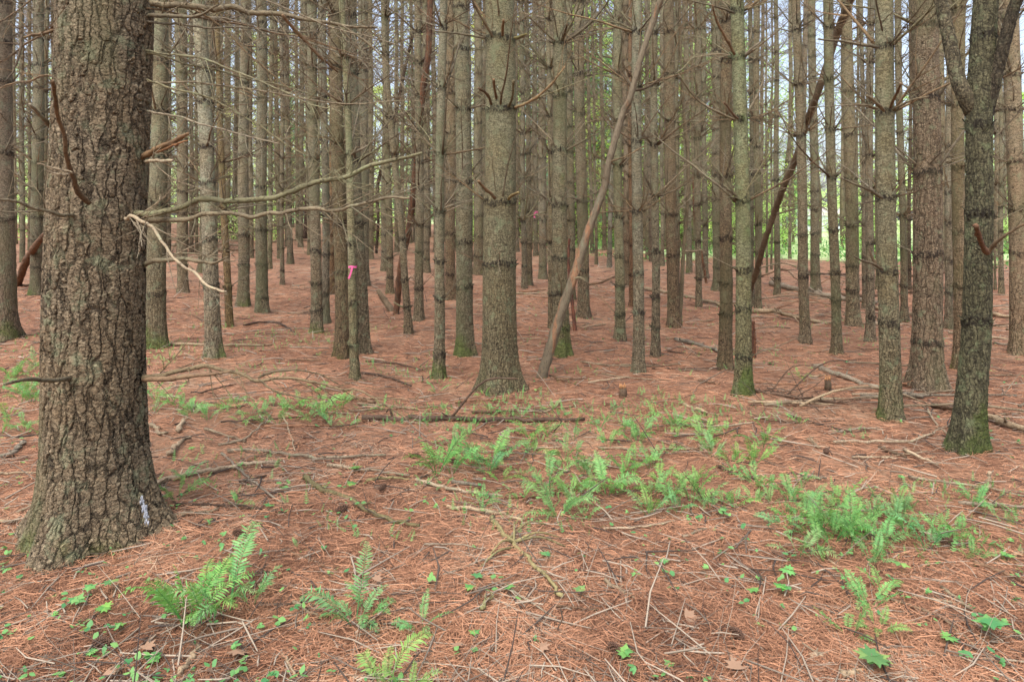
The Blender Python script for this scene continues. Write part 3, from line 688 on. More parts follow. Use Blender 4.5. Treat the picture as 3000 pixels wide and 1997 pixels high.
limb(D, [(2895, 955), (2930, 952), (2960, 950)], [2.5, 2, 1.5], Y=(dY, dY - .1), tint=dkb, seed=43)
limb(D, [(2890, 752), (2905, 752), (2932, 750)], [2.5, 2, 1.5], Y=(dY, dY - .1), tint=tan, seed=44)

# extra limbs seen on particular pines
def T(key): return next(t for t in TREES if t['key'] == key)
c_ = T('centre pine'); cY = c_['Y'] - .1
for pts, rp, ti, tw in [
  ([(1441, 308), (1425, 275), (1402, 260)], [5, 4.5, 4], rust, 0), ([(1456, 295), (1450, 262), (1446, 232)], [4.5, 4, 4], rust, 0),
  ([(1486, 318), (1500, 290), (1505, 235)], [5, 4, 4], (.8, .75, .55), 0), ([(1508, 316), (1540, 303), (1590, 272), (1655, 200)], [5, 4.5, 4, 2.5], (1, .8, .6), 6),
  ([(1450, 118), (1425, 75), (1395, 25), (1375, -20)], [5, 4, 3.5, 3], (.8, .68, .55), 5), ([(1472, 112), (1473, 85), (1475, 60)], [5, 4.5, 4], rust, 0),
  ([(1508, 112), (1525, 108), (1542, 100)], [5, 4.5, 4], (.9, .9, .5), 0), ([(1420, 112), (1350, 100), (1270, 93)], [4, 3, 2.5], tan, 4),
  ([(1455, 590), (1440, 568), (1418, 550), (1402, 530)], [6, 5, 5, 4], rust, 0), ([(1486, 588), (1500, 572), (1520, 563)], [5, 4.5, 4], (.9, .8, .5), 0),
  ([(1462, 770), (1463, 752), (1466, 732)], [2, 1.5, 1], pale, 3)]:
    limb(c_['o'], pts, rp, Y=(cY, cY - .3), tint=ti, twigs=tw, seed=int(pts[0][0]))
s_ = T('stout lichened pine'); sY = s_['Y'] - .1
for pts, rp, ti, tw in [
  ([(2572, 140), (2500, 127), (2400, 112)], [5, 4.5, 3], tan, 3), ([(2590, 325), (2560, 295), (2537, 278)], [5, 5, 4], tan, 0),
  ([(2608, 315), (2625, 280), (2640, 245)], [5, 4.5, 4], rust, 0), ([(2615, 322), (2660, 298), (2722, 283)], [4, 3.5, 3], tan, 2),
  ([(2570, 318), (2535, 306), (2500, 302)], [4, 3.5, 2.5], tan, 2), ([(2585, 580), (2540, 555), (2500, 535), (2462, 518)], [5, 4, 3.5, 2.5], tan, 2),
  ([(2585, 788), (2555, 770), (2520, 758), (2500, 748)], [4.5, 4, 3.5, 2], (.7, .6, .5), 1), ([(2570, 590), (2540, 592), (2505, 598)], [2.5, 2, 1.5], dkb, 1)]:
    limb(s_['o'], pts, rp, Y=(sY, sY - .35), tint=ti, twigs=tw, seed=int(pts[-1][0]))
o_ = T('olive pine'); oY = o_['Y'] - .08
for pts, rp, ti, tw in [
  ([(2152, 160), (2125, 110), (2100, 60), (2087, 15)], [4.5, 5, 4, 3], rust, 0), ([(2155, 352), (2080, 315), (2030, 275), (1988, 218)], [4, 3.5, 3, 2.5], tan, 2),
  ([(2162, 348), (2140, 325), (2122, 300)], [4, 3.5, 3], (.8, .6, .5), 0), ([(2150, 38), (2090, 20), (2000, 0)], [4, 3, 2], tan, 4), ([(2160, 582), (2145, 562), (2130, 556)], [3, 2.5, 2], dkb, 1)]:
    limb(o_['o'], pts, rp, Y=(oY, oY - .3), tint=ti, twigs=tw, seed=int(pts[-1][0]))
t_ = next(t for t in TREES if t['u'] == 1645); tY = t_['Y'] - .05
for pts, rp, ti, tw in [([(1660, 122), (1690, 100), (1730, 65), (1770, 20), (1790, -10)], [5, 5, 4.5, 4, 3], tan, 4), ([(1648, 120), (1655, 95), (1662, 72)], [4, 3, 3], rust, 0),
   ([(1628, 122), (1580, 80), (1545, 45)], [4, 3, 2], tan, 3), ([(1660, 440), (1700, 418), (1740, 395)], [3, 2.5, 2], tan, 2)]:
    limb(t_['o'], pts, rp, Y=(tY, tY - .25), tint=ti, twigs=tw, seed=int(pts[-1][0]))
# pale lichen disc
q0 = at(1464, 256, c_['Y'] - .137) - np.array(c_['o'].location)
V, q, t = tube([q0, q0 + np.array([0, -.006, 0])], [.027, .021], 9, True, .12); m = len(V)
obj('lichen_patch', mesh_np('lichen_patch', V, [q, t], M['lichen']), c_['o'])

# ------------------------------------------------------------------ dead leaning trunks and snags
def dead_trunk(name, pts, rpx, Ys, mat, label, tint=(1, 1, 1), k=18, n=80, wob=.2, limbs=(), cat='dead trunk', key=None, base=True):
    P = np.array([at(u, v, y) for (u, v), y in zip(pts, Ys)])
    if base: P[0] = ground_pt(*pts[0]); P[0][2] -= .03
    root = obj(name, None, None, tuple(P[0])); S = smooth_path(P, n)
    rad = np.interp(np.linspace(0, 1, n), np.linspace(0, 1, len(rpx)), rpx) / F * S[:, 1]
    mb = MB(); mb.tube(S - P[0], rad, k, .5, wob=wob)
    tr = obj('trunk', mb.mesh('trunk', M[mat]), root); tr.color = (*tint, 1)
    for (pp, rr_, ti) in limbs: limb(root, pp, rr_, Y=float(np.mean(Ys)), tint=ti, twigs=2, seed=int(pp[0][0]))
    tag(root, label, cat)
    TREES.append(dict(o=root, u=pts[0][0], v=pts[0][1], Y=P[0][1], w=20, key=key, adj=None, tint=tint, moss=0, top=pts[-1][0], cat=cat, fixed=True))
    return root
def gy_(u, v): return float(ground_pt(u, v)[1])
yb = gy_(1584, 1107)
dead_trunk('leaning_pole', [(1584, 1107), (1633, 949), (1679, 816), (1730, 658), (1770, 551), (1783, 478), (1824, 335), (1846, 287), (1881, 160), (1919, 48), (1935, 0), (1990, -150)],
  [15, 14, 13, 12, 10.5, 9.5, 9, 8.5, 8, 7], np.linspace(yb, yb - .55, 12), 'pole', 'dead pole with peeling orange bark, leaning right between the centre pine and its neighbour', key='leaning pole', n=130, k=20, wob=.16,
  limbs=[([(1783, 475), (1840, 455), (1890, 425)], [3, 2.5, 2], (.6, .5, .4)), ([(1850, 262), (1838, 240), (1810, 205)], [4, 3, 2], dkb), ([(1852, 268), (1900, 255), (1950, 215)], [4, 3, 2], dkb), ([(1683, 815), (1700, 812), (1715, 820)], [2, 2, 1], tan)])
yb = gy_(1160, 921)
dead_trunk('crooked_snag', [(1160, 921), (1170, 820), (1178, 760), (1192, 698), (1206, 612), (1218, 500), (1225, 400), (1238, 270), (1254, 160), (1261, 0), (1270, -140)],
  [8, 10, 8, 9, 9, 9, 9, 9, 8, 8], np.linspace(yb, yb - 1.2, 11), 'snag', 'crooked dead trunk stripped to rusty orange wood, left of the slim moss-footed pine', key='rusty snag', n=90, wob=.2,
  limbs=[([(1222, 390), (1150, 330), (1050, 240), (950, 130), (880, 60)], [3, 3, 2.5, 2, 2], tan), ([(1205, 615), (1260, 590), (1290, 580)], [2.5, 2, 1], tan), ([(1240, 290), (1210, 250), (1200, 200)], [2, 2, 1], tan), ([(1190, 690), (1225, 620), (1240, 560)], [2.5, 2, 1], dkb)])
dead_trunk('leaning_snag', [(50, 835), (75, 770), (105, 720), (137, 678)], [9, 10, 9, 6], np.linspace(gy_(50, 835), 12, 4), 'snag', 'short broken orange-brown trunk leaning behind the giant pine, at its left', tint=(.9, .9, .8), limbs=[])
dead_trunk('leaning_dead_tree', [(2192, 905), (2198, 844), (2219, 787), (2235, 723), (2267, 628), (2295, 548), (2334, 459), (2362, 360), (2391, 287), (2450, 107), (2492, 0), (2550, -140)],
  [8.5, 8.5, 8, 8, 9, 9, 9.5, 10, 11, 11], np.linspace(gy_(2192, 905), 8.3, 12), 'stick', 'long bare dead tree leaning right from behind the olive pine, up across the sky gap', tint=(.62, .56, .48), n=90, cat='dead tree', key=None,
  limbs=[([(2225, 785), (2290, 770), (2350, 790)], [2, 2, 1], tan), ([(2275, 628), (2330, 612), (2390, 600)], [2.5, 2, 1], dkb), ([(2390, 290), (2430, 262), (2465, 240)], [3, 3, 2], (.7, .55, .4)), ([(2450, 107), (2440, 60), (2432, 10)], [4, 3, 2], dkb), ([(2452, 105), (2510, 80), (2560, 50)], [3, 3, 2], rust)])
dead_trunk('crooked_snag', [(1102, 742), (1108, 650), (1105, 560), (1122, 480), (1150, 380), (1172, 270), (1203, 130), (1225, 60)], [4, 4, 5, 5, 5, 5, 4, 3], np.linspace(gy_(1102, 742), 27, 8), 'stick', 'thin blackish dead trunk bending right, far behind the leaning slim pine', tint=(.22, .18, .18))
dead_trunk('crooked_snag', [(893, 700), (898, 560), (880, 430), (905, 330), (915, 180), (890, 60)], [6, 6, 5, 5, 5, 4], np.linspace(gy_(893, 700), 42, 6), 'stick', 'far blackish crooked trunk left of the green-footed pine', tint=(.18, .13, .13))
dead_trunk('thin_snag', [(1686, 972), (1678, 900), (1672, 830), (1665, 770), (1668, 700)], [6, 4.5, 4, 4, 3], np.linspace(gy_(1686, 972), 9.8, 5), 'snag', 'thin ragged red-brown dead stem standing just right of the leaning pole', tint=(.8, .6, .6), wob=.3)
dead_trunk('broken_snag', [(2203, 1048), (2204, 1000), (2202, 940)], [11, 10, 8], np.full(3, gy_(2203, 1048)), 'snag', 'short red-brown broken trunk stub standing behind the olive pine', tint=(.9, .75, .7), wob=.2, cat='stump')
dead_trunk('crooked_sapling', [(1990, 950), (1997, 840), (2002, 740), (2014, 600), (2015, 450), (2003, 330), (1995, 200), (1990, -60)], [6, 5.5, 5, 5, 5, 4, 4, 3], np.full(8, gy_(1990, 950)), 'branch', 'slim crooked bare sapling curving up beside a reddish speckled pine', tint=(.8, .75, .65), cat='sapling',
  limbs=[([(2003, 735), (2040, 735), (2055, 730)], [2.5, 2, 1.5], pale), ([(2003, 735), (1990, 700), (1985, 640)], [2.5, 2, 1.5], tan)])
dead_trunk('thin_snag', [(2070, 830), (2058, 760), (2036, 640), (2030, 520)], [4, 3.5, 3, 2], np.full(4, gy_(2070, 830)), 'snag', 'far thin reddish leaning dead stem right of the crooked sapling', tint=(.8, .7, .6))
dead_trunk('short_log', [(1152, 911), (1135, 892), (1120, 870), (1106, 849)], [9, 9, 8.5, 5], np.full(4, gy_(1152, 911)), 'stick', 'short pale rotten log propped upright against the foot of the rusty snag', tint=(1.1, 1.05, .95), cat='log')

# small stumps
def stump(u, v, hpx, wpx, label):
    b = ground_pt(u, v); Y = b[1]; root = obj('stump', None, None, tuple(b)); mb = MB(); h = hpx / F * Y; r = wpx / F * Y / 2
    mb.tube([(0, 0, -.03), (.004, 0, h * .5), (0, .002, h)], [r * 1.15, r, r * .95], 11, .3, wob=.12)
    o = obj('stump_wood', mb.mesh('stump_wood', M['stick'])); o.parent = root; o.color = (.4, .33, .28, 1)
    m2 = MB()
    for i in range(9):
        a = i * .7; p = np.array([math.cos(a) * r * .75, math.sin(a) * r * .75, h * .95]); m2.tube([p, p + np.array([0, 0, R.uniform(.02, .05)])], [.008, .002], 4)
    obj('splinter_rim', m2.mesh('splinter_rim', M['cut']), root)
    tag(root, label, 'stump')
stump(1824, 1167, 32, 22, 'small dark mossy stump standing alone on the needles right of the centre pine')
stump(2425, 1145, 34, 18, 'small dark stump behind the fallen limbs, left of the stout lichened pine')

# pink tape
def ribbon(u0, u1, v, pts, Y, label):
    root = obj('marker_ribbon', None, None, tuple(at((u0 + u1) / 2, v, Y)))
    r = (u1 - u0) / 2 / F * Y; th_ = 5.5 / F * Y
    a = np.linspace(0, 2 * math.pi, 21)[:-1]; n = 20
    V = []
    for dz, rr_ in ((-th_ / 2, r), (th_ / 2, r)):
        for x in a: V.append((math.cos(x) * rr_, math.sin(x) * rr_, dz + .004 * math.sin(3 * x)))
    q = [(i, (i + 1) % n, n + (i + 1) % n, n + i) for i in range(n)]
    obj('tape_band', mesh_np('tape_band', V, [np.array(q)], M['ribbon']), root)
    P = np.array([at(x, y, Y - r * 1.05) for x, y in pts]) - np.array(root.location); S = smooth_path(P, 9); w2 = th_ * .5
    side = np.array([.9, .2, -.25]); V = []
    for i, s in enumerate(S): V += [s + side * w2 * (1 + .2 * math.sin(i)), s - side * w2]; 
    q = [(2 * i, 2 * i + 1, 2 * i + 3, 2 * i + 2) for i in range(len(S) - 1)]
    obj('tape_tail', mesh_np('tape_tail', V, [np.array(q)], M['ribbon']), root)
    tag(root, label, 'ribbon', 'pink marker ribbons tied round pines')
rt = T('ribboned slim pine')
ribbon(1020, 1046, 781, [(1032, 781), (1030, 790), (1027, 803), (1021, 816)], rt['Y'], 'bright pink tape with a hanging tail, tied round the slim pine')
rt2 = next(t for t in TREES if t['u'] == 1590)
ribbon(1565, 1584, 621, [(1567, 621), (1566, 628), (1566, 640)], next(t for t in TREES if t['u'] == 1570)['Y'], 'small pink tape far off, right of the centre pine')

# ------------------------------------------------------------------ distant pines between the surveyed ones
R.seed(5)
used = [(t['u'], t['v']) for t in TREES]
def fill(n, ulo, uhi, vlo, vhi, wm):
    c = 0; tries = 0
    while c < n and tries < 4000:
        tries += 1
        v = R.uniform(vlo, vhi); u = R.uniform(ulo, uhi)
        if any(abs(u - a) < 7 + (v - 690) * .05 for a, b in used if abs(b - v) < 90 or b < v): continue
        Y = float(ground_pt(u, v)[1]); wd = R.uniform(.15, .27) * F / Y * wm
        used.append((u, v)); c += 1
        s_ = R.uniform(.82, 1.15)
        pine(u, v, wd, u + R.gauss(0, 10), wd * R.uniform(.75, .95), moss=R.uniform(0, .3), tint=(s_ * 1.05, s_ * R.uniform(.96, 1.04), s_ * R.uniform(.92, 1.05)), res='far')
fill(88, 20, 1560, 688, 770, .82)
fill(54, 1560, 2180, 692, 780, .78)
fill(18, 2200, 2980, 720, 810, .75)

# ------------------------------------------------------------------ leafy trees beyond the stand
def leaf_quads(P, size, tint, rr, flat=.5):
    n = len(P)
    N = rr.normal(0, 1, (n, 3)); N[:, 2] += flat; N /= np.linalg.norm(N, axis=1)[:, None]
    A = np.cross(N, rr.normal(0, 1, (n, 3))); A /= np.linalg.norm(A, axis=1)[:, None]; B = np.cross(N, A)
    s = size * (.55 + .9 * rr.random(n))[:, None]
    V = np.stack([P - A * s, P + B * s * .55 - A * s * .1, P + A * s, P - B * s * .55 - A * s * .1], 1).reshape(-1, 3)
    q = np.arange(n * 4).reshape(-1, 4)
    return V, q, np.repeat(tint, 4)
def leafy(seed, h, wdt, nleaf, size, mat, z0=.12, conifer=False):
    rr = np.random.default_rng(seed); r_ = random.Random(seed)
    tm = MB(); top = np.array([r_.gauss(0, .3), r_.gauss(0, .3), h * .95])
    P = smooth_path([(0, 0, -.2), (r_.gauss(0, .1), 0, h * .3), (top[0] * .6, top[1] * .6, h * .65), top], 14)
    tm.tube(P, np.linspace(.012 * h + .03, .02, 14), 8, .5, wob=.05)
    pts = []; nl = 34 if not conifer else 60
    for i in range(nl):
        t = r_.uniform(z0, .97); b = P[min(int(t * 13), 13)].copy(); b[2] = t * h
        az = r_.random() * 6.283
        L = wdt * (math.sin(math.pi * min(.98, (t * .9 + .08))) ** .7 if not conifer else (1.05 - t)) * r_.uniform(.55, 1.1)
        el = r_.uniform(.05, .7) if not conifer else r_.uniform(-.15, .2)
        d = rand_unit(el, az); E = b + d * L
        mid = b + d * L * .5 + np.array([r_.gauss(0, .1), r_.gauss(0, .1), .05 * L])
        S = smooth_path([b, mid, E], 6); tm.tube(S, np.linspace(.02 + .008 * L, .006, 6), 4, r_.random())
        for s in range(3):
            j = r_.randint(2, 5); dd = rand_unit(r_.uniform(-.3, .9), az + r_.gauss(0, .9)); tm.tube([S[j], S[j] + dd * L * .35], [.008, .003], 3, .3)
            pts.append((S[j] + dd * L * .35, L)); 
        pts += [(S[k], L) for k in (3, 4, 5)]
    pts_ = np.array([p for p, L in pts]); Ls = np.array([L for p, L in pts])
    idx = rr.integers(0, len(pts_), nleaf)
    sp = (.16 + .13 * Ls[idx])[:, None]
    c = pts_[idx] + rr.normal(0, 1, (nleaf, 3)) * sp * np.array([1, 1, .42 if not conifer else .22])
    c = c[c[:, 2] > .1]
    ct = np.clip(.5 + .3 * rr.normal(0, 1, len(pts_)), 0, 1)[idx][:len(c)]
    V, q, ti = leaf_quads(c, size, np.clip(ct + rr.normal(0, .15, len(c)), 0, 1), rr)
    return tm.mesh('trunk', M['branch']), mesh_np('crown', V, [q], M[mat], {'tint': ti}, smooth=False)
LT = [leafy(401, 13, 3.6, 6500, .075, 'crown', .06), leafy(402, 16, 4.2, 7500, .08, 'crown', .10), leafy(403, 10, 3.2, 5500, .07, 'crown', .03), leafy(404, 15, 3.4, 3000, .07, 'crown', .22), leafy(405, 14, 3.2, 1300, .06, 'crown', .2)]
LC = [leafy(411, 14, 3.0, 9000, .085, 'needle_crown', .05, True), leafy(412, 18, 3.6, 11000, .09, 'needle_crown', .10, True)]
LS = [leafy(421, 2.6, 1.5, 2200, .05, 'crown', .02), leafy(422, 1.6, 1.3, 1700, .045, 'crown', .02)]
R.seed(9)
FAR = []
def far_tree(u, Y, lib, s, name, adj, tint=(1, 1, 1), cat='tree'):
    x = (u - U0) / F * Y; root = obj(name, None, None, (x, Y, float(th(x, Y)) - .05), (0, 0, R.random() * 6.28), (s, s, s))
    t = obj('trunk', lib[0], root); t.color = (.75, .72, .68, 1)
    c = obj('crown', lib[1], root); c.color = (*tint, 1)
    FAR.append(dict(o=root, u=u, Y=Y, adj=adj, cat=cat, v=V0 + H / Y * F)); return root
for i in range(19):          # behind the left half of the stand
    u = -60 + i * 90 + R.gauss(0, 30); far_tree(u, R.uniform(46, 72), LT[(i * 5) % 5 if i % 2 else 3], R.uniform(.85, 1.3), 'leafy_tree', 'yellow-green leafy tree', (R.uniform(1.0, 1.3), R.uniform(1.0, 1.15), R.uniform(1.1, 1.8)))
for i in range(10):          # brighter green belt right of the centre
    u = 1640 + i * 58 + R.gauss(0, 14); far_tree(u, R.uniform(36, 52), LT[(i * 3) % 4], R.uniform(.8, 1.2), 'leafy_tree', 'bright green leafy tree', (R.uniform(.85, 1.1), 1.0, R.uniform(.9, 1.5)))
for u, Y, s in ((1700, 40, 1.0), (1770, 46, 1.1), (1620, 50, 1.1), (1520, 52, 1.2), (2310, 60, .55), (1850, 50, 1.), (1230, 56, 1.2), (830, 58, 1.1), (2330, 64, .5)):
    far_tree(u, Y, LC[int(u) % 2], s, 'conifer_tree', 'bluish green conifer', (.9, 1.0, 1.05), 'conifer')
for u, Y, s, k in ((2190, 33, .75, 4), (2240, 36, .85, 4), (2300, 38, .8, 4), (2150, 31, .6, 2), (2275, 52, .33, 0), (2345, 58, .36, 0), (2400, 44, .8, 4), (2440, 52, .34, 2), (2470, 40, .9, 4), (2540, 44, .6, 2), (2590, 50, .8, 3), (2660, 38, .6, 4), (2690, 46, .7, 3), (2780, 42, .6, 4), (2800, 52, .6, 1), (2910, 40, .6, 4), (2935, 48, .6, 3), (3020, 46, .8, 0), (3080, 40, .7, 3)):
    far_tree(u, Y, LT[k], s, 'leafy_tree', 'sparse fresh green tree' if k >= 3 else 'light green leafy tree', (R.uniform(.85, 1.1), R.uniform(1, 1.15), R.uniform(.7, 1)))
for i in range(26):
    u = R.choice([R.uniform(2200, 3000), R.uniform(2200, 3000), R.uniform(1700, 2250), R.uniform(30, 1700)]); Y = R.uniform(27, 34) if u > 2200 else R.uniform(34, 44)
    far_tree(u, Y, LS[i % 2], R.uniform(.5, 1.0) if u > 2200 else R.uniform(.8, 1.3), 'shrub', 'low green bush', (.85, .95, .95), 'bush')

# far-off wood: one mass
rr = np.random.default_rng(77)
n = 30000; x = rr.uniform(-140, 150, n); y = rr.uniform(105, 135, n)
hz = 9 + 5 * vnoise(x + 200, y, .06, 3) - 7.5 * np.exp(-((x - 47) / 16) ** 2) + 3 * vnoise(x + 200, y, .3, 4)
z = rr.random(n) ** .8 * hz
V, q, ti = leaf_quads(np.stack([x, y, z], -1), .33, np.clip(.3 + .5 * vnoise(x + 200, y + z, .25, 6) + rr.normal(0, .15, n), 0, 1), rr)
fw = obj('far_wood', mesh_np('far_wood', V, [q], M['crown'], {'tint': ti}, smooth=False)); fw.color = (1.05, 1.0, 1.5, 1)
tag(fw, 'pale green line of distant woodland beyond the meadow', 'woodland', kind='stuff')

# buildings beyond the meadow, glimpsed between trunks
def shed(u, Y, wd, hh, dp, mat, label, cat, roof):
    x = (u - U0) / F * Y; root = obj('building', None, None, (x, Y, float(th(x, Y)) - .3)); m = MB()
    B = lambda x0, x1, y0, y1, z0, z1: (np.array([(x0, y0, z0), (x1, y0, z0), (x1, y1, z0), (x0, y1, z0), (x0, y0, z1), (x1, y0, z1), (x1, y1, z1), (x0, y1, z1)]),
        np.array([(0, 3, 2, 1), (4, 5, 6, 7), (0, 1, 5, 4), (1, 2, 6, 5), (2, 3, 7, 6), (3, 0, 4, 7)]))
    V, q = B(-wd / 2, wd / 2, 0, dp, 0, hh); m.add(V, q)
    obj('wall', m.mesh('wall', M[mat], False), root)
    e = .25; r = MB(); V = np.array([(-wd / 2 - e, -e, hh), (wd / 2 + e, -e, hh), (wd / 2 + e, dp + e, hh), (-wd / 2 - e, dp + e, hh), (-wd / 2 - e, dp / 2, hh + roof), (wd / 2 + e, dp / 2, hh + roof)])
    r.add(V, [(0, 3, 2, 1), (0, 1, 5, 4), (2, 3, 4, 5)], [(0, 4, 3), (1, 2, 5)]); obj('roof', r.mesh('roof', M['shed'], False), root)
    for i in range(max(1, int(wd / 3))):
        wm = MB(); cx = -wd / 2 + (i + .5) * wd / max(1, int(wd / 3)); V, q = B(cx - .45, cx + .45, -.04, -.003, hh * .4, hh * .8); wm.add(V, q); obj('window', wm.mesh('window', M['ribbon_dark'], False), root)
    tag(root, label, cat)
M['ribbon_dark'] = plain('dark_glass', (.05, .06, .07), .2)
shed(2312, 74, 3.4, 1.25, 3, 'shed', 'low grey-brown shed beyond the meadow, seen through the trunks', 'shed', .5)
shed(2415, 92, 7, 2.3, 5, 'siding', 'pale bluish house at the far side of the meadow', 'house', 1.2)

# ------------------------------------------------------------------ ferns
def frond_mesh(seed, pairs=24, droop=.5, width=.17):
    r_ = random.Random(seed); mb = MB()
    # rachis rises from the origin, arches along +X; length 1
    n = 16; P = [np.zeros(3)]; el = r_.uniform(1.3, 1.5); yaw = 0
    for i in range(n):
        el -= droop / n * (.5 + 3.0 * (i / n) ** 2) * r_.uniform(.7, 1.3); yaw += r_.gauss(0, .06)
        P.append(P[-1] + rand_unit(el, yaw) / n)
    P = np.array(P); mb.tube(P, np.linspace(.0085, .002, n + 1), 4, .1)
    t0 = .27; twist = r_.gauss(0, .25)
    for i in range(pairs):
        t = t0 + (1 - t0) * (i / pairs) ** .95; f = t * n; j = min(int(f), n - 1); p = P[j] + (P[j + 1] - P[j]) * (f - j)
        d = P[j + 1] - P[j]; d /= np.linalg.norm(d)
        s = np.cross(d, np.array([0, 0, 1.])); s /= np.linalg.norm(s) + 1e-9; nn = np.cross(s, d)
        s = s * math.cos(twist) + nn * math.sin(twist); nn = np.cross(s, d)
        env = math.sin(math.pi * min(1, ((i + 1.5) / pairs) ** .62 * .93)) ** .8
        for sg in (-1, 1):
            L = width * env * r_.uniform(.68, 1.12) * (0 if r_.random() < .04 else 1)
            if L < .008: continue
            a = sg * s * .93 + d * (.32 + .25 * i / pairs); a /= np.linalg.norm(a); w_ = min(.0115, L * .07) + .0026
            q0 = p + d * (0 if sg > 0 else .012); dn = -nn * (.14 + r_.gauss(0, .2)) if nn[2] > 0 else nn * (.14 + r_.gauss(0, .2))
            e = q0 + a * L + dn * L * 1.6; m1 = q0 + a * L * .35 + dn * L * .25; m2 = q0 + a * L * .72 + dn * L * .8
            up = np.cross(a, d); V = [q0, m1 + d * w_, m1 - d * w_, m2 + d * w_ * .8, m2 - d * w_ * .8, e]
            mb.add(V, [(1, 2, 4, 3)], [(0, 2, 1), (3, 4, 5)], np.clip(r_.uniform(.2, .8) + .25 * i / pairs, 0, 1))
    return mb.mesh('frond', M['fern'], True)
FR = [frond_mesh(500 + i, R.randint(22, 27), R.uniform(.35, 1.5), R.uniform(.13, .185)) for i in range(20)]
FERNS = []
def fern(ub, vb, hpx, nf=None, spread=.6, az=None, tint=None):
    """ub, vb foot pixel; hpx height in photograph pixels"""
    b = ground_pt(ub, vb); Lm = hpx / F * b[1] * 1.34
    root = obj('fern', None, None, tuple(b)); nf = (nf or R.randint(4, 8)) + (2 if hpx > 70 else 1); a0 = R.random() * 6.28
    g_ = tint or (R.uniform(.85, 1.15), R.uniform(.9, 1.1), R.uniform(.8, 1.25))
    for i in range(nf):
        a = az[i % len(az)] + R.gauss(0, .15) if az else a0 + i * 6.283 / nf + R.gauss(0, .4)
        s = Lm * R.uniform(.45, 1.1)
        o = obj('frond', R.choice(FR), root, (math.cos(a) * .012, math.sin(a) * .012, -.004), (R.gauss(0, .18), R.uniform(-.05, spread), a), (s, s, s)); f_ = R.choice([1, 1, .85, 1.1]); o.color = (g_[0] * f_ * R.uniform(.9, 1.15), g_[1] * f_, g_[2] * f_, 1)
    FERNS.append(dict(o=root, u=ub, v=vb, h=hpx, n=nf)); return root
K = 1.2733
R.seed(31)
big = [(430, 1442, 165, 6), (470, 1425, 120, 4), (525, 1405, 160, 3), (580, 1395, 140, 2), (818, 1440, 125, 4), (850, 1420, 95, 5), (965, 1450, 100, 3), (885, 1590, 170, 3), (940, 1600, 110, 2),
 (1005, 1092, 90, 6), (1040, 1088, 80, 3), (1130, 1072, 95, 5), (1165, 1052, 60, 4), (1222, 1010, 65, 5), (1262, 1120, 90, 3), (1285, 1195, 95, 7), (1325, 1165, 70, 4), (1395, 1140, 75, 6), (1440, 1130, 60, 4),
 (1500, 1140, 70, 5), (1545, 1160, 85, 6), (1590, 1150, 75, 5), (1610, 1120, 65, 4), (1475, 1008, 62, 5), (1440, 990, 45, 4), (1560, 985, 45, 4), (1640, 1045, 62, 6), (1615, 1015, 50, 4), (1735, 1068, 70, 5), (1745, 1125, 55, 3), (1380, 985, 42, 4), (1300, 1060, 55, 3), (1500, 960, 40, 3),
 (1670, 1000, 42, 3), (1700, 1060, 48, 3), (1850, 1195, 85, 5), (1885, 1225, 80, 5), (1915, 1250, 100, 7), (1955, 1240, 90, 6), (1820, 1150, 50, 4), (1930, 1175, 60, 4), (2010, 1300, 80, 4), (2060, 1215, 60, 5), (2135, 1262, 75, 5), (2170, 1250, 60, 4), (2200, 1235, 55, 3), (2000, 1400, 110, 4), (2030, 1370, 70, 2),
 (1955, 1470, 75, 3), (2020, 1455, 85, 3), (1840, 978, 36, 2), (1845, 875, 34, 4), (1815, 1195, 45, 3), (1770, 1160, 40, 3), (1845, 1120, 50, 3), (405, 1150, 80, 4), (430, 1110, 55, 4), (545, 1165, 48, 4), (478, 965, 50, 5), (440, 945, 48, 4), (395, 930, 55, 4), (360, 925, 60, 3), (520, 945, 40, 4),
 (600, 955, 42, 4), (640, 975, 48, 4), (690, 945, 45, 4), (740, 960, 55, 5), (760, 975, 50, 4), (780, 940, 45, 4), (620, 930, 30, 3), (800, 985, 35, 3), (25, 870, 42, 5), (60, 860, 36, 5), (88, 880, 38, 4), (20, 960, 48, 4), (55, 985, 44, 4), (5, 1000, 50, 3), (75, 925, 40, 4), (40, 905, 36, 4), (5, 900, 40, 3),
 (1005, 905, 30, 3), (1112, 912, 30, 3), (880, 945, 28, 3), (1090, 985, 30, 3), (690, 1270, 30, 3), (1560, 1180, 45, 4), (1660, 1165, 45, 4), (1350, 1200, 50, 3), (1290, 960, 26, 3), (1350, 955, 26, 3), (1420, 940, 26, 3), (1620, 960, 26, 3), (730, 820, 18, 3)]
for (u, v, h, n) in big: fern(u * K, v * K, h * K * R.uniform(.9, 1.1), n, .5)

for (n, u0, u1, v0, v1, h0, h1) in ((64, 965, 1790, 985, 1190, 30, 66), (22, 1790, 2260, 1150, 1290, 45, 75), (20, 350, 830, 905, 985, 30, 48), (9, 0, 98, 830, 1000, 30, 44), (9, 820, 1900, 930, 985, 22, 36)):
    for i in range(n):
        v = R.uniform(v0, v1); fern(R.uniform(u0, u1) * K, v * K, R.uniform(h0, h1) * K, R.randint(3, 5), .6)

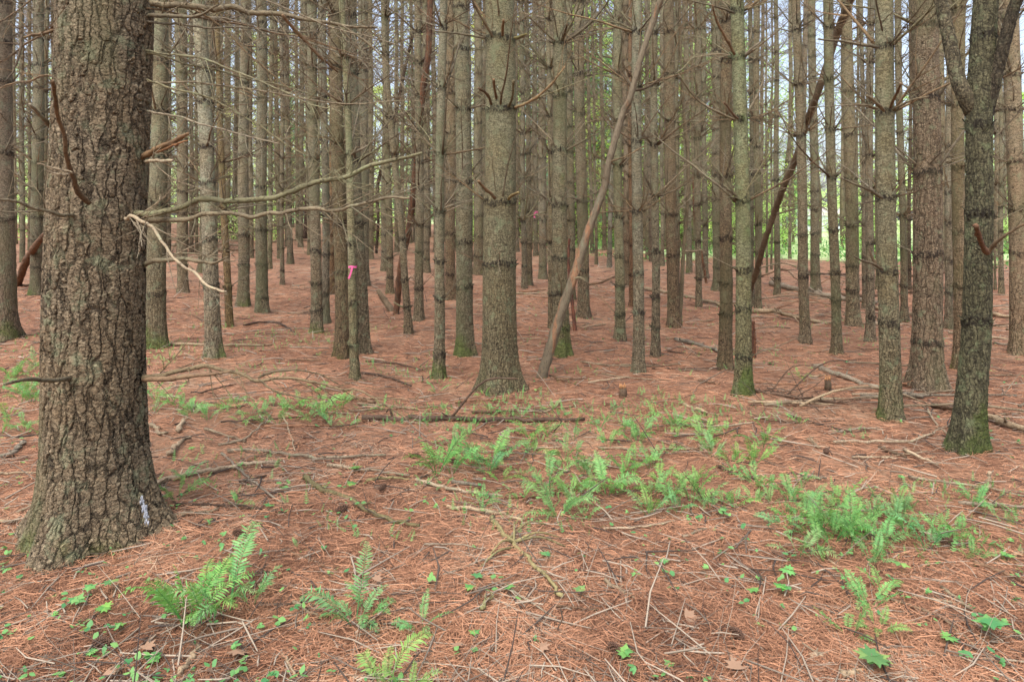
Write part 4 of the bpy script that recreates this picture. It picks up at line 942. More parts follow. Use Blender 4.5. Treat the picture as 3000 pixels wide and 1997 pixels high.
# ------------------------------------------------------------------ small leaves on the floor (stuff)
def leaflets():
    mb_v, mb_q, ti = [], [], []
    rr = np.random.default_rng(3); n = 5200
    y = 2.1 + 12 * rr.random(n) ** 1.5; x = (rr.random(n) - .5) * 2 * (y * .8 + .2)
    dens = vnoise(x + 50, y, .9, 12); keep = rr.random(n) < np.clip((dens - .35) * 2.4, .06, 1) * np.where(y > 6, np.where(y < 9, .8, .35), np.where(y < 3.6, .6, 1))
    x, y = x[keep], y[keep]; n = len(x); k = rr.integers(1, 4, n)
    V, T_, A = [], [], []; c = 0
    for i in range(n):
        hh = rr.uniform(.015, .05); tt = rr.random(); s0 = rr.uniform(.005, .0145) * (1.15 if y[i] < 4 else 1)
        for j in range(k[i]):
            a = rr.random() * 6.28; cx, cy = x[i] + math.cos(a) * s0 * 1.2, y[i] + math.sin(a) * s0 * 1.2; z = float(th(cx, cy)) + hh
            el = rr.normal(.1, .35); d = np.array([math.cos(a) * math.cos(el), math.sin(a) * math.cos(el), math.sin(el)]); sd_ = np.array([-math.sin(a), math.cos(a), rr.normal(0, .25)]); b = np.array([cx, cy, z])
            wq = s0 * rr.uniform(.5, .85)
            V += [b - d * s0, b + sd_ * wq - d * s0 * .25, b - sd_ * wq - d * s0 * .25, b + sd_ * wq * .7 + d * s0 * .5, b - sd_ * wq * .7 + d * s0 * .5, b + d * s0 * 1.15]
            T_ += [(c, c + 2, c + 1), (c + 1, c + 2, c + 4), (c + 1, c + 4, c + 3), (c + 3, c + 4, c + 5)]; A += [np.clip(tt + rr.normal(0, .15), 0, 1)] * 6; c += 6
    for (x0, x1, y0, y1, m) in ((-2.2, 1.9, 3.6, 7.2, 1500), (-1.0, 2.8, 3.2, 6.6, 1900), (.8, 3.4, 3.2, 5.0, 1200), (-4.6, -.8, 6.2, 10, 1700), (-7, -3.6, 6, 12, 900), (-1, 5, 7, 12, 700)):
        X, Yy = rr.uniform(x0, x1, m), rr.uniform(y0, y1, m); K_ = vnoise(X + 80, Yy, 1.6, 31) > .47
        for i in np.nonzero(K_)[0]:
            bx, by = X[i], Yy[i]; bz = float(th(bx, by)); az_ = rr.random() * 6.28; ln = rr.uniform(.03, .10); el_ = rr.uniform(.4, 1.4); d = rand_unit(el_, az_); sd_ = np.array([-math.sin(az_), math.cos(az_), 0.]); tt = rr.uniform(.3, 1)
            for j in range(3, 9):
                p = np.array([bx, by, bz]) + d * ln * j / 8
                for sg in (-1, 1):
                    e = p + (sd_ * sg * .8 + d * .35) * ln * .28 * (1.15 - j / 9); wv_ = d * ln * .035
                    V += [p - wv_, e, p + wv_]; T_.append((c, c + 1, c + 2)); A += [tt] * 3; c += 3
    return mesh_np('ground_leaves', V, [np.array(T_)], M['leaf'], {'tint': A}, smooth=False)
tag(obj('ground_leaves', leaflets()), 'small round green leaves scattered over the needle floor', 'ground cover', kind='stuff')
def undergrowth():
    rr = np.random.default_rng(4); n = 26000
    x = rr.uniform(1.5, 26, n); y = rr.uniform(19, 34, n); keep = rr.random(n) < np.clip((y - np.interp(x, [1, 7, 12, 26], [29, 23, 20, 18])) / 5, 0, 1) * np.clip((vnoise(x, y, .7, 21) - .3) * 2.5, 0, 1)
    x, y = x[keep], y[keep]; z = th(x, y) + rr.random(len(x)) ** 1.6 * .55 * (.4 + vnoise(x, y, .5, 22))
    V, q, ti = leaf_quads(np.stack([x, y, z], -1), .045, rr.random(len(x)), rr)
    return mesh_np('undergrowth', V, [q], M['leaf'], {'tint': ti}, smooth=False)
tag(obj('undergrowth', undergrowth()), 'low green undergrowth along the lit edge of the stand', 'undergrowth', kind='stuff')

# seedlings with larger leaves
def lobed_leaf(mb, b, a, s, el, tint, lobes=5):
    V = [b]; 
    for i in range(lobes * 2 + 1):
        t = -1.9 + 3.8 * i / (lobes * 2); rr_ = s * (1.0 if i % 2 else .55) * (1.15 - .18 * abs(t))
        l = np.array([math.cos(t) * rr_ + s * .25, math.sin(t) * rr_, 0]); l[2] = math.sin(el) * l[0] - abs(l[1]) * .12
        V.append(b + np.array([math.cos(a) * l[0] - math.sin(a) * l[1], math.sin(a) * l[0] + math.cos(a) * l[1], l[2]]))
    n = len(V) - 1
    mb.add(V, None, [(0, i, i + 1) for i in range(1, n)], tint)
def seedling(u, v, s, nl, label, tint=(1, 1, 1), lobes=5, grp=None):
    b = ground_pt(u, v); root = obj('seedling', None, None, tuple(b)); r_ = random.Random(int(u)); hh = s * r_.uniform(1.0, 1.8)
    st = MB(); st.tube([(0, 0, -.01), (.003, 0, hh * .5), (0, .004, hh)], [.0018, .0014, .001], 5, .2); o = obj('stem', st.mesh('stem', M['branch']), root)
    a0 = r_.random() * 6
    for i in range(nl):
        m = MB(); lobed_leaf(m, np.zeros(3), 0, s * r_.uniform(.75, 1.1), r_.uniform(-.2, .2), r_.random(), lobes)
        lf = obj('leaf', m.mesh('leaf', M['leaf'], False), root, (0, 0, hh * r_.uniform(.8, 1)), (0, 0, a0 + i * 6.283 / nl)); lf.color = (*tint, 1)
    return root, label
SEED = []
for (u, v, s, nl, lb) in [(2555, 1972, .055, 5, 'broad-lobed maple seedling, largest of the leafy seedlings, at the bottom right'), (305, 1800, .03, 3, None), (225, 1782, .03, 4, None), (265, 1745, .028, 3, None), (330, 1735, .032, 3, None), (160, 1812, .022, 2, None), (2290, 1745, .032, 4, None), (2310, 1690, .032, 3, None),
   (1945, 1655, .022, 4, None), (2120, 1512, .026, 3, None), (1040, 1385, .034, 4, None), (1030, 1440, .03, 3, None), (1400, 1700, .024, 3, None), (1375, 1735, .024, 3, None), (1490, 1735, .022, 3, None), (1700, 1745, .026, 3, None), (1600, 1635, .026, 3, None), (2780, 1895, .03, 3, None), (2900, 1875, .05, 4, None), (2640, 1680, .028, 2, None), (2950, 1650, .026, 3, None),
   (255, 1850, .02, 2, None), (350, 1850, .018, 3, None), (470, 1760, .03, 3, None), (1390, 1865, .02, 3, None), (1830, 1940, .03, 4, None), (2210, 1750, .024, 3, None), (450, 1945, .024, 4, None), (270, 1930, .02, 3, None), (1960, 1960, .02, 3, None), (2090, 1300, .024, 3, None), (2640, 1410, .02, 3, None), (790, 1500, .03, 3, None), (560, 1325, .024, 3, None)]:
    r_, l_ = seedling(u, v, s, nl, lb, (R.uniform(.9, 1.3), R.uniform(.95, 1.15), R.uniform(.8, 1.1)), R.choice([3, 3, 5])); SEED.append(dict(o=r_, u=u, v=v, label=l_))

# ------------------------------------------------------------------ fallen branches and sticks
STK = []
SC = {'pale': (1.25, 1.22, 1.15), 'tan': (1.0, .95, .85), 'dark': (.36, .29, .27), 'grey': (.85, .88, .9), 'mossy': (.82, .88, .58), 'brown': (.62, .48, .40), 'reddish': (1.0, .68, .55)}
def stick(pts, rpx, col, twigs=0, lift=0.0, name='fallen_stick', lab=None, extra=(), raise_=None, wob=.08):
    n = max(8, 4 * len(pts)); G_ = np.array([ground_pt(u, v) for u, v in pts]); Y = G_[:, 1].mean(); r = rpx / F * Y
    S = smooth_path(G_, n); S[:, 2] = th(S[:, 0], S[:, 1]) + r * .55 + .012
    rr = random.Random(int(pts[0][0] * 7 + pts[0][1]))
    if lift: S[:, 2] += lift * np.sin(np.linspace(0, math.pi, n))
    if raise_: S[:, 2] += np.linspace(0, 1, n) ** 1.3 * raise_
    S[1:-1] += np.array([[rr.gauss(0, r * .55), rr.gauss(0, r * .55), rr.gauss(0, r * .22)] for _ in range(n - 2)]); r *= .86
    org = S[0].copy(); rad = r * np.linspace(1.12, .62, n) * (1 + .18 * np.array([1 if rr.random() < .12 else 0 for _ in range(n)]))
    big_ = twigs or extra
    root = obj(name, None, None, tuple(org)) if big_ else None
    mb = MB(); mb.tube(S - org, rad, 8 if rpx > 4 else 6, rr.random(), wob=max(wob, .12))
    for _ in range(rr.randint(1, 4)):       # snapped-off knots
        i = rr.randint(1, n - 2); a_ = rr.random() * 6.28; dk_ = np.array([math.cos(a_), math.sin(a_), rr.uniform(0, .9)]); p_ = S[i] - org
        mb.tube([p_, p_ + dk_ * r * rr.uniform(1.8, 4.5)], [r * .45, r * .22], 5, rr.random())
    c = SC[col]; j = rr.uniform(.88, 1.12); c = (c[0] * j, c[1] * j, c[2] * j, 1)
    if big_:
        o = obj('stem', mb.mesh('stem', M['stick']), root); o.color = c
        for t in range(twigs):
            i = rr.randint(1, n - 2); dd = S[i + 1] - S[i]; dd /= np.linalg.norm(dd); sd_ = np.array([rr.gauss(0, 1), rr.gauss(0, 1), abs(rr.gauss(.2, .4))]); nd = dd * .6 + sd_ / np.linalg.norm(sd_); nd /= np.linalg.norm(nd)
            m = MB(); branch_tubes(m, S[i] - org, nd, rr.uniform(.1, .4), r * .4, rr.randint(0, 2), rr, 5, 1, .3); b = obj('side_branch', m.mesh('side_branch', M['stick']), root); b.color = c
        for (i, uv, hgt) in extra:
            p1 = ground_pt(*uv); p1[2] += hgt; p0 = S[int(i * (n - 1))]; mid = (p0 + p1) / 2 + np.array([0, 0, .03 + abs(hgt) * .3]); m = MB(); m.tube(smooth_path([p0, mid, p1], 9) - org, np.linspace(r * .55, r * .3, 9), 6, rr.random(), wob=.08)
            b = obj('side_branch', m.mesh('side_branch', M['stick']), root); b.color = c
    else:
        root = obj(name, mb.mesh(name, M['stick']), None, tuple(org)); root.color = c
    cu = float(np.mean([p[0] for p in pts])); cv = float(np.mean([p[1] for p in pts]))
    STK.append(dict(o=root, u=cu, v=cv, r=rpx, col=col, len=float(np.linalg.norm(G_[-1] - G_[0])), label=lab, log=name == 'fallen_log'))
LOG = 'fallen_log'
sticks = [
 ([(448, 1430), (537, 1401), (638, 1383), (727, 1368), (816, 1365)], 9, 'pale'), ([(667, 1329), (757, 1326), (828, 1335), (935, 1350), (1024, 1344), (1131, 1341)], 6, 'pale'),
 ([(893, 1407), (935, 1442), (1024, 1472), (1113, 1523), (1229, 1551)], 9, 'mossy'), ([(513, 1487), (638, 1487), (733, 1496), (840, 1511)], 5, 'dark'),
 ([(501, 1520), (566, 1514), (638, 1499)], 7, 'tan'), ([(650, 1335), (691, 1374), (733, 1413), (828, 1481)], 4.5, 'grey'), ([(489, 1338), (519, 1312), (555, 1288)], 8, 'pale'),
 ([(519, 1270), (540, 1234)], 8, 'pale'), ([(445, 1252), (471, 1279), (492, 1276)], 7, 'tan'), ([(590, 1398), (697, 1362), (899, 1300)], 3, 'reddish'), ([(825, 1219), (846, 1264), (864, 1326)], 3, 'pale'),
 ([(959, 1371), (1054, 1383), (1200, 1401)], 6, 'pale'), ([(1072, 1416), (1143, 1407), (1200, 1410)], 5, 'mossy'), ([(994, 1172), (1050, 1176), (1101, 1186)], 8, 'brown'),
 ([(1219, 1739), (1315, 1688), (1422, 1647), (1524, 1632)], 4.5, 'grey'), ([(1244, 1602), (1336, 1602), (1417, 1619)], 3, 'grey'), ([(1310, 1492), (1422, 1505), (1534, 1533)], 7, 'tan'),
 ([(1397, 1482), (1483, 1464), (1569, 1459), (1691, 1429)], 4, 'reddish'), ([(1219, 1413), (1305, 1434), (1397, 1454), (1473, 1462)], 6, 'pale'), ([(1325, 1419), (1417, 1434)], 7, 'grey'),
 ([(1768, 1556), (1864, 1553), (1976, 1533)], 4, 'pale'), ([(1407, 1795), (1442, 1749)], 7, 'mossy'), ([(1773, 1708), (1859, 1764)], 7, 'tan'), ([(1346, 1708), (1437, 1774)], 4, 'brown'),
 ([(1493, 1734), (1590, 1797), (1630, 1820)], 4, 'grey'), ([(1630, 1785), (1752, 1795)], 4, 'brown'), ([(1712, 1835), (1763, 1858), (1951, 1848)], 4, 'reddish'), ([(1000, 1820), (1076, 1828), (1178, 1846)], 3.5, 'dark'),
 ([(1239, 1952), (1315, 1996)], 5, 'grey'), ([(529, 1990), (554, 1952), (580, 1902)], 9, 'tan'), ([(757, 1729), (834, 1678)], 7, 'tan'), ([(829, 1617), (951, 1668)], 5, 'brown'),
 ([(661, 1774), (839, 1777), (1000, 1754)], 4, 'dark'), ([(859, 1774), (930, 1820)], 6, 'tan'), ([(824, 1927), (864, 1988)], 6, 'tan'), ([(874, 1861), (915, 1843), (976, 1833)], 4, 'grey'), ([(-20, 1535), (97, 1535)], 5, 'tan'),
 ([(-20, 1900), (127, 1927)], 4, 'dark'), ([(51, 1510), (112, 1477)], 4, 'pale'), ([(-10, 1394), (117, 1390)], 4, 'tan'), ([(203, 1764), (325, 1744)], 3, 'reddish'),
 ([(2852, 1660), (2920, 1682), (3040, 1722)], 7, 'brown'), ([(2661, 1403), (2763, 1419), (2890, 1436), (3030, 1468)], 5, 'pale'), ([(2651, 1327), (2747, 1368)], 6, 'pale'),
 ([(2574, 1317), (2656, 1347)], 6, 'brown'), ([(2671, 1754), (2813, 1777)], 4, 'pale'), ([(2757, 1729), (2854, 1800)], 6, 'tan'), ([(2712, 1922), (2839, 1940), (3030, 1952)], 6, 'grey'),
 ([(2590, 1917), (2763, 1932), (2890, 1968), (3010, 1995)], 5, 'brown'), ([(2417, 1851), (2539, 1907)], 4, 'grey'), ([(2371, 1937), (2427, 1927)], 10, 'pale'), ([(2468, 1991), (2524, 1976)], 10, 'tan'),
 ([(2442, 1302), (2560, 1300), (2681, 1297), (2783, 1248)], 5, 'pale'), ([(2366, 1294), (2402, 1319)], 6, 'tan'), ([(2437, 1276), (2519, 1261), (2590, 1264)], 4, 'grey'), ([(2000, 1579), (2122, 1538)], 4, 'pale'),
 ([(2122, 1805), (2153, 1907)], 4, 'tan'), ([(2305, 1912), (2336, 1856)], 4, 'grey'), ([(2417, 1637), (2524, 1724)], 4, 'pale'), ([(2610, 1764), (2763, 1825), (2859, 1907)], 5, 'tan'),
 ([(2102, 1373), (2153, 1398), (2214, 1411)], 6, 'dark'), ([(2193, 1673), (2305, 1683)], 3, 'dark'), ([(2346, 1403), (2422, 1408)], 6, 'grey'), ([(2971, 1637), (3020, 1626)], 7, 'tan'),
 ([(2646, 1166), (2705, 1172)], 11, 'grey'), ([(2735, 1196), (2794, 1208)], 9, 'brown'), ([(2717, 1202), (2747, 1256), (2779, 1282)], 4, 'pale'),
 ([(490, 1013), (602, 1015), (700, 1016), (796, 1015)], 5, 'tan'), ([(714, 957), (755, 949), (816, 949), (862, 977)], 3.5, 'dark'), ([(490, 913), (571, 929), (612, 944)], 3, 'brown'),
 ([(1070, 1062), (1150, 1068), (1238, 1088)], 3, 'dark'), ([(1060, 1097), (1130, 1108), (1205, 1136)], 4, 'dark'), ([(850, 1058), (940, 1060)], 3, 'brown'), ([(1520, 858), (1600, 852)], 3.5, 'reddish'), ([(1512, 862), (1606, 861)], 3, 'pale'),
 ([(1520, 1200), (1600, 1210), (1652, 1168)], 3, 'tan'), ([(1700, 1065), (1800, 1075), (1860, 1078)], 3.5, 'tan'), ([(1725, 1125), (1840, 1108)], 3, 'pale'), ([(1610, 1105), (1700, 1135)], 3, 'brown'), ([(1700, 963), (1775, 953)], 3, 'pale'),
 ([(1980, 1000), (2060, 1020), (2100, 1035)], 8, 'grey'), ([(2000, 1190), (2070, 1215)], 6, 'tan'), ([(2045, 1120), (2110, 1130)], 4, 'brown'), ([(2560, 955), (2640, 935)], 5, 'tan'), ([(2780, 800), (2700, 812), (2640, 806)], 5, 'brown'),
 ([(2560, 830), (2700, 850), (2830, 880)], 4, 'tan'), ([(2910, 926), (2960, 935)], 7, 'tan'), ([(2780, 978), (2960, 1000)], 5, 'pale'), ([(2910, 1010), (2990, 1018)], 4, 'grey'), ([(2500, 806), (2360, 800)], 4, 'dark'),
 ([(2380, 1245), (2250, 1235), (2190, 1215)], 4, 'brown'), ([(1980, 1310), (2060, 1330)], 5, 'brown'), ([(600, 1262), (720, 1300)], 4, 'tan'), ([(640, 1310), (720, 1290), (780, 1235)], 4, 'pale'), ([(700, 1420), (780, 1400)], 5, 'dark'),
 ([(-10, 1010), (60, 990)], 3, 'dark'), ([(60, 992), (128, 980)], 4, 'dark'), ([(-10, 1348), (40, 1335), (70, 1300)], 8, 'grey'), ([(60, 840), (130, 836)], 4, 'dark'), ([(500, 905), (400, 908)], 3, 'brown'),
]
R.seed(77)
for s in sticks: stick(*s)
stick([(1061, 1233), (1153, 1236), (1305, 1233), (1407, 1238), (1508, 1237), (1712, 1236)], 9, 'dark', name=LOG, lab='long thin dark log lying across the floor in front of the centre pine', extra=((.4, (1515, 1240), .36), (.14, (1132, 1236), .08)))
stick([(1442, 1525), (1478, 1576), (1524, 1622), (1569, 1673), (1610, 1713), (1648, 1757)], 8.5, 'mossy', lab='thick pale fallen branch with radiating side limbs at its middle, in the bare foreground',
   extra=((.4, (1508, 1560), .05), (.42, (1656, 1612), .02), (.42, (1640, 1585), .02), (.42, (1437, 1628), .01), (.45, (1400, 1668), .0), (.38, (1600, 1570), .06)))
stick([(2259, 836), (2295, 846), (2378, 866), (2438, 875), (2568, 893)], 10, 'grey', name=LOG, lab='thick light grey log lying far back below the sky gap', wob=.03)
stick([(2200, 917), (2259, 923), (2331, 943), (2438, 952)], 8, 'tan', twigs=7, name=LOG, lab='tan log with upright broken twigs between two straight right-hand pines', lift=.05)
stick([(2384, 1083), (2462, 1107), (2533, 1131), (2574, 1143)], 10, 'grey', name=LOG, twigs=2, lab='barky grey-brown log pointing at the stout lichened pine')
stick([(2212, 1151), (2289, 1163), (2396, 1178), (2485, 1190)], 5, 'dark', name='fallen_branch', twigs=18, lab='dark fallen branch with arching side limbs behind the small right-hand ferns', extra=((.45, (2510, 1150), .3), (.2, (2380, 1150), .25), (.5, (2430, 1230), .0)))
stick([(2870, 1222), (2943, 1250), (3060, 1290)], 13, 'tan', name=LOG, lab='thick reddish-tan log right of the dark forked tree, running out of frame')
stick([(1890, 850), (1951, 859), (1999, 871), (2037, 878), (2110, 899)], 7, 'tan', name=LOG, lab='tan log lying behind the reddish speckled pine right of the leaning pole')
stick([(2808, 1482), (2905, 1487), (3020, 1493)], 6, 'grey', twigs=2, name='fallen_branch', lab='lichen-grey fallen branch with an upturned stub, at the right edge')
stick([(480, 708), (640, 706), (800, 712), (960, 706)], 4, 'tan', name=LOG, lab='long far log across the stand, uppermost of the far left logs')
stick([(500, 722), (620, 718), (700, 722)], 4.5, 'pale', name=LOG, lab='pale far log lying just in front of the uppermost far left log')
stick([(640, 738), (720, 735), (800, 737)], 4, 'brown', name=LOG, lab='short brown far log, nearest of the far left logs')
stick([(2230, 812), (2283, 812), (2343, 830)], 3, 'brown', twigs=4, lift=.2, name='fallen_branch', lab='thin arching fallen branch above the far grey log')
stick([(2885, 1449), (2900, 1455)], 8, 'pale', raise_=.12, lab='short pale stub sticking up from the needles at the far right')
stick([(1700, 835), (1760, 838), (1800, 812)], 4, 'brown', twigs=5, lift=.08, name='fallen_branch', lab='far tangled brown branch left of a bluish leaning pine')
stick([(2440, 862), (2520, 872), (2700, 858)], 6, 'brown', name=LOG, twigs=3, lab='brown log behind the grey ringed pine')
stick([(2560, 905), (2680, 925), (2760, 930)], 6, 'tan', name=LOG, lab='tan log hidden partly behind the broad red-brown pine')
stick([(2950, 968), (3060, 990)], 4, 'tan', name=LOG, lab='thin tan log behind the right-edge pine')
# more loose sticks, thinner, across the middle distance
R.seed(55)
for i in range(75):
    v = 790 + 560 * R.random() ** 1.25; u = R.uniform(-30, 3030); Y = H * F / (v - V0)
    if abs(u - 281) < 190 and v < 1500: continue
    L = R.uniform(.25, 1.0) / Y * F; a = R.gauss(0, .35); du = math.cos(a) * L; dv = math.sin(a) * L * .22
    p1 = (u + du * .5, v + dv * .5 + R.gauss(0, 3)); v2 = max(v + dv, 770)
    stick([(u, v), p1, (u + du, v2)], R.uniform(.007, .014) / Y * F * .9, R.choice(['pale', 'tan', 'tan', 'grey', 'brown', 'dark', 'reddish']), wob=.05)

R.seed(56)
for i in range(34):      # brush lying in the brighter edge at the right
    u = R.uniform(2180, 2990); v = R.uniform(805, 960) if i < 26 else R.uniform(1100, 1230); Y = H * F / (v - V0); L = R.uniform(.5, 1.8) / Y * F; a = R.gauss(0, .4)
    stick([(u, v), (u + L * .5, v + L * .5 * math.sin(a) * .12 + R.gauss(0, 2)), (u + L, max(v + L * math.sin(a) * .16, 795))], R.uniform(.006, .016) / Y * F, R.choice(['pale', 'tan', 'grey', 'brown', 'tan', 'reddish']), twigs=R.choice([0, 0, 2, 3]), lift=R.choice([0, 0, .06, .15]))
# twig litter: nobody could count it
def litter():
    mb = MB(); rr = random.Random(8)
    for i in range(13000):
        y = 2.1 + 24 * rr.random() ** 1.9; x = rr.uniform(-1, 1) * (y * .8 + .3)
        L = rr.uniform(.05, .34); a = rr.random() * 6.283; r = (.0008 + .0030 * rr.random() ** 3) * (1 + y * .1)
        z = float(th(x, y)) + .014; el = rr.gauss(0, .06) if rr.random() > .06 else rr.uniform(.1, .9)
        d = rand_unit(el, a); p0 = np.array([x, y, z]); p1 = p0 + d * L * .5 + np.array([rr.gauss(0, .012), rr.gauss(0, .012), .003]); p2 = p0 + d * L
        if el < .1: p2[2] = max(p2[2], z - .01)
        mb.tube([p0, p1, p2], [r, r * .9, r * .5], 4, rr.random() ** .7, cap=False)
    return mb.mesh('twig_litter', M['litter'])
gl = NT('litter_twigs'); tt = gl.attr('tint'); gl.color(gl.mix(gl.ramp(tt, .25, .85), (.055, .04, .032), (.31, .25, .185))); gl.rough(.85); M['litter'] = gl.m
tag(obj('twig_litter', litter()), 'fine broken twigs strewn over the needle floor', 'twig litter', kind='stuff')

# cones and dead leaves
CONE = MB()
for i in range(13):
    t = i / 12; r = .018 * math.sin(math.pi * (.12 + .83 * t)) + .003
    for j in range(7):
        a = j * .9 + i * 2.4; p = np.array([t * .11 - .055, math.cos(a) * r * .5, math.sin(a) * r * .5]); e = p + np.array([.008, math.cos(a) * r, math.sin(a) * r]); CONE.tube([p, e], [.002, .005], 4)
cone_me = CONE.mesh('pine_cone', M['cone']); CN = []
for (u, v) in [(1215, 1335), (1120, 1425), (2160, 1855), (2775, 1585), (1000, 1490), (2420, 1320), (700, 1560), (1330, 1350), (300, 1880), (1800, 1900)]:
    p = ground_pt(u, v, .03); o = obj('pine_cone', cone_me, None, tuple(p), (0, 0, R.random() * 6)); o.scale = (.62,) * 3; CN.append(dict(o=o, u=u, v=v))
DL = []
for (u, v, s) in [(2005, 1800, .05), (2160, 1960, .045), (1580, 1895, .035), (690, 1900, .05), (420, 1900, .04), (320, 1955, .04), (2630, 1560, .03), (1470, 1710, .025), (1340, 1880, .03), (1100, 1700, .03)]:
    m = MB(); lobed_leaf(m, np.zeros(3), 0, s, .1, .5, 5); p = ground_pt(u, v, .028); o = obj('dead_leaf', m.mesh('dead_leaf', M['deadleaf'], False), None, tuple(p), (R.gauss(0, .25), R.gauss(0, .25), R.random() * 6)); DL.append(dict(o=o, u=u, v=v))

# ------------------------------------------------------------------ labels
class _Ord:
    U = 'zeroth first second third fourth fifth sixth seventh eighth ninth tenth eleventh twelfth thirteenth fourteenth fifteenth sixteenth seventeenth eighteenth nineteenth'.split()
    T = {2: 'twent', 3: 'thirt', 4: 'fort', 5: 'fift', 6: 'sixt'}
    def __getitem__(s, i):
        n = i + 1
        return s.U[n] if n < 20 else (s.T[n // 10] + 'ieth' if n % 10 == 0 else s.T[n // 10] + 'y-' + s.U[n % 10])
ORD = _Ord()
KEYLAB = {
 'left-edge pine': 'thick grey pine trunk with dark bark rings, cut by the left picture edge',
 'giant pine': 'huge foreground pine with plated bark, moss at its foot and long bare limbs',
 'mossy-sided pine': 'pine with its left side green with moss, just right of the giant foreground pine',
 'pale blotched pine': 'left-leaning pine whose upper trunk is pale bluish grey with smooth bark',
 'green-footed pine': 'ringed pine with a bright green mossy foot, left of a dark-barked trunk',
 'ribboned slim pine': 'slim smooth pine wearing bright pink tape, in front of the dark-barked pine',
 'centre pine': 'big green-tinged pine in the centre with a flared foot and a pale lichen disc',
 'olive pine': 'olive green pine in front of a dark speckled pine, right of centre',
 'grey ringed pine': 'light grey pine with evenly spaced dark rings and a flared red-brown foot',
 'stout lichened pine': 'stout lichened pine with several bare side branches, mossy foot, right of the sky gap',
 'broad red-brown pine': 'broad red-brown pine with furrowed bark, between the stout lichened pine and dark forked tree',
 'dark forked tree': 'dark mossy tree forking into two limbs near the top, at the right',
 'right-edge pine': 'thick pale pine with dark rings at the right picture edge'}
keys = sorted([t for t in TREES if t['key']], key=lambda t: t['u'])
short = {'rusty snag': 'rusty snag', 'leaning pole': 'leaning pole', 'ribboned slim pine': 'ribboned pine', 'grey ringed pine': 'grey ringed pine', 'stout lichened pine': 'lichened pine', 'broad red-brown pine': 'red-brown pine', 'dark forked tree': 'forked tree'}
sh = lambda k: short.get(k, k)
for t in keys:
    if t['key'] in KEYLAB: t['o']['label'] = KEYLAB[t['key']]
rest = [t for t in TREES if not t['key'] and not t.get('fixed')]
from collections import defaultdict
bk = defaultdict(list)
for t in rest:
    lo = [k for k in keys if k['u'] <= t['u']]; hi = [k for k in keys if k['u'] > t['u']]
    lo = lo[-1]['key'] if lo else None; hi = hi[0]['key'] if hi else None
    dist = 'nearer' if t['Y'] < 10.5 else ('mid-distance' if t['Y'] < 19 else 'far')
    bk[(lo, hi, dist)].append(t)
for (lo, hi, dist), L in bk.items():
    L.sort(key=lambda t: t['u'])
    for i, t in enumerate(L):
        wm = t['w'] / F * t['Y']; a = t['adj'] or ('thick' if wm > .26 else ('slim' if wm < .17 else 'straight'))
        where = f'between {sh(lo)} and {sh(hi)}' if lo and hi else (f'left of {sh(hi)}' if hi else f'right of {sh(lo)}')
        pos = 'alone' if len(L) == 1 else (ORD[i] + ' from left')
        t['o']['label'] = f'{dist} {a} ringed pine trunk, {pos} {where}'.replace(', alone', ', the only such')
        if dist == 'far': t['o']['group'] = 'distant pines of the stand'
        elif dist == 'nearer': t['o']['group'] = 'nearer pines of the stand'
        else: t['o']['group'] = 'mid-distance pines of the stand'

def zone_label(items, noun, group, marks, adjf=None):
    """Single out floor things: nearest landmark, side of it, and order from the left among their like."""
    B_ = defaultdict(list)
    for it in items:
        if it.get('label'): it['o']['label'] = it['label']; continue
        best = min(marks, key=lambda m: ((m[1] - it['u']) / 1.0) ** 2 + ((m[2] - it['v']) * 1.7) ** 2)
        du, dv = it['u'] - best[1], it['v'] - best[2]
        rel = ('right of' if du > 0 else 'left of') if abs(du) > abs(dv) * 1.2 else ('in front of' if dv > 0 else 'behind')
        B_[(adjf(it) if adjf else '', rel, best[0])].append(it)
    for (a, rel, m), L in B_.items():
        L.sort(key=lambda t: t['u'])
        for i, it in enumerate(L):
            it['o']['label'] = (f'{a} {noun}'.strip() + (f', {ORD[i]} from left,' if len(L) > 1 else ',') + f' {rel} the {m}')
    for it in items:
        it['o']['category'] = it.get('cat', noun.split()[-1])
        if group: it['o']['group'] = group
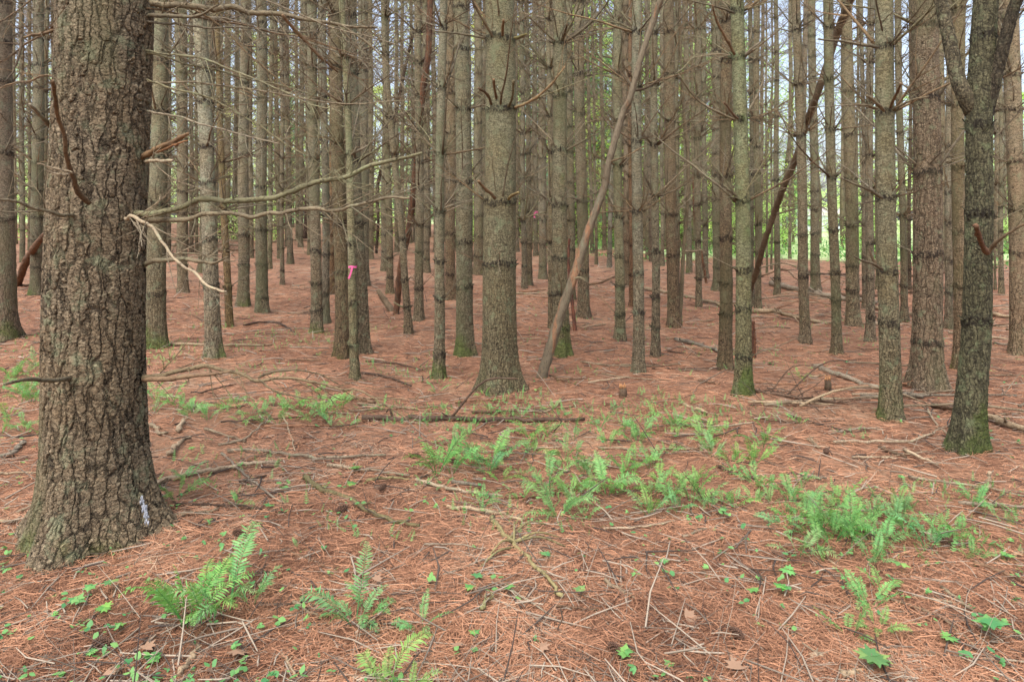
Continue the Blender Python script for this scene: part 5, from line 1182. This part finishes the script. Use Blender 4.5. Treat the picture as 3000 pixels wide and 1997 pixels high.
marks = [('giant pine', 281, 1655), ('left-edge pine', 2, 1005), ('mossy-sided pine', 457, 1024), ('pale blotched pine', 628, 1055), ('green-footed pine', 928, 980), ('ribboned pine', 1040, 1118),
 ('centre pine', 1465, 1158), ('olive pine', 2180, 1164), ('lichened pine', 2610, 1240), ('dark forked tree', 2832, 1338), ('right-edge pine', 2986, 1045), ('long thin dark log', 1400, 1236), ('small centre stump', 1824, 1167),
 ('branch with radiating limbs', 1540, 1640), ('long mossy fallen branch', 1060, 1480), ('maple seedling', 2555, 1972), ('lichen-grey fallen branch', 2905, 1487), ('leaning pole', 1584, 1107), ('rusty snag', 1160, 921), ('far grey log', 2400, 868)]
zone_label(STK, 'fallen stick', 'sticks lying on the needle floor', marks, lambda it: {'pale': 'pale bare', 'tan': 'tan', 'grey': 'greyish', 'dark': 'dark', 'brown': 'brown', 'mossy': 'green-tinged', 'reddish': 'reddish'}[it['col']] + (' thick' if it['r'] / F * (H * F / max(it['v'] - V0, 30)) > .011 else ' thin'))
for it in STK:
    if it['log']: it['o']['category'] = 'log'; it['o']['group'] = 'logs lying on the floor'
    if it['o'].name.startswith('fallen_branch'): it['o']['category'] = 'branch'; del it['o']['group']
m_f = [m for m in marks] 
zone_label(FERNS, 'green fern clump', 'ferns on the needle floor', m_f, lambda it: 'tall' if it['h'] > 100 else ('small' if it['h'] < 45 else 'leafy'))
for it in FERNS: it['o']['category'] = 'fern'
zone_label(SEED, 'broad-leaved seedling', 'seedlings on the needle floor', m_f); zone_label(CN, 'dark pine cone', 'cones on the needle floor', m_f); zone_label(DL, 'curled dead brown leaf', 'dead leaves on the needle floor', m_f)
for it in SEED: it['o']['category'] = 'seedling'
for it in CN: it['o']['category'] = 'pine cone'
fb = defaultdict(list)
for t in FAR:
    lo = [k for k in keys if k['u'] <= t['u']]; hi = [k for k in keys if k['u'] > t['u']]
    lo = lo[-1]['key'] if lo else None; hi = hi[0]['key'] if hi else None
    fb[(lo, hi, t['adj'])].append(t)
for (lo, hi, a), L in fb.items():
    L.sort(key=lambda t: t['u'])
    for i, t in enumerate(L):
        where = f'between {sh(lo)} and {sh(hi)}' if lo and hi else (f'left of {sh(hi)}' if hi else f'right of {sh(lo)}')
        t['o']['label'] = f'{a}, ' + (f'{ORD[i]} from left, ' if len(L) > 1 else '') + where
        t['o']['category'] = t['cat']; t['o']['group'] = {'tree': 'leafy trees beyond the stand', 'conifer': 'conifers beyond the stand', 'bush': 'bushes at the edge of the stand'}[t['cat']]
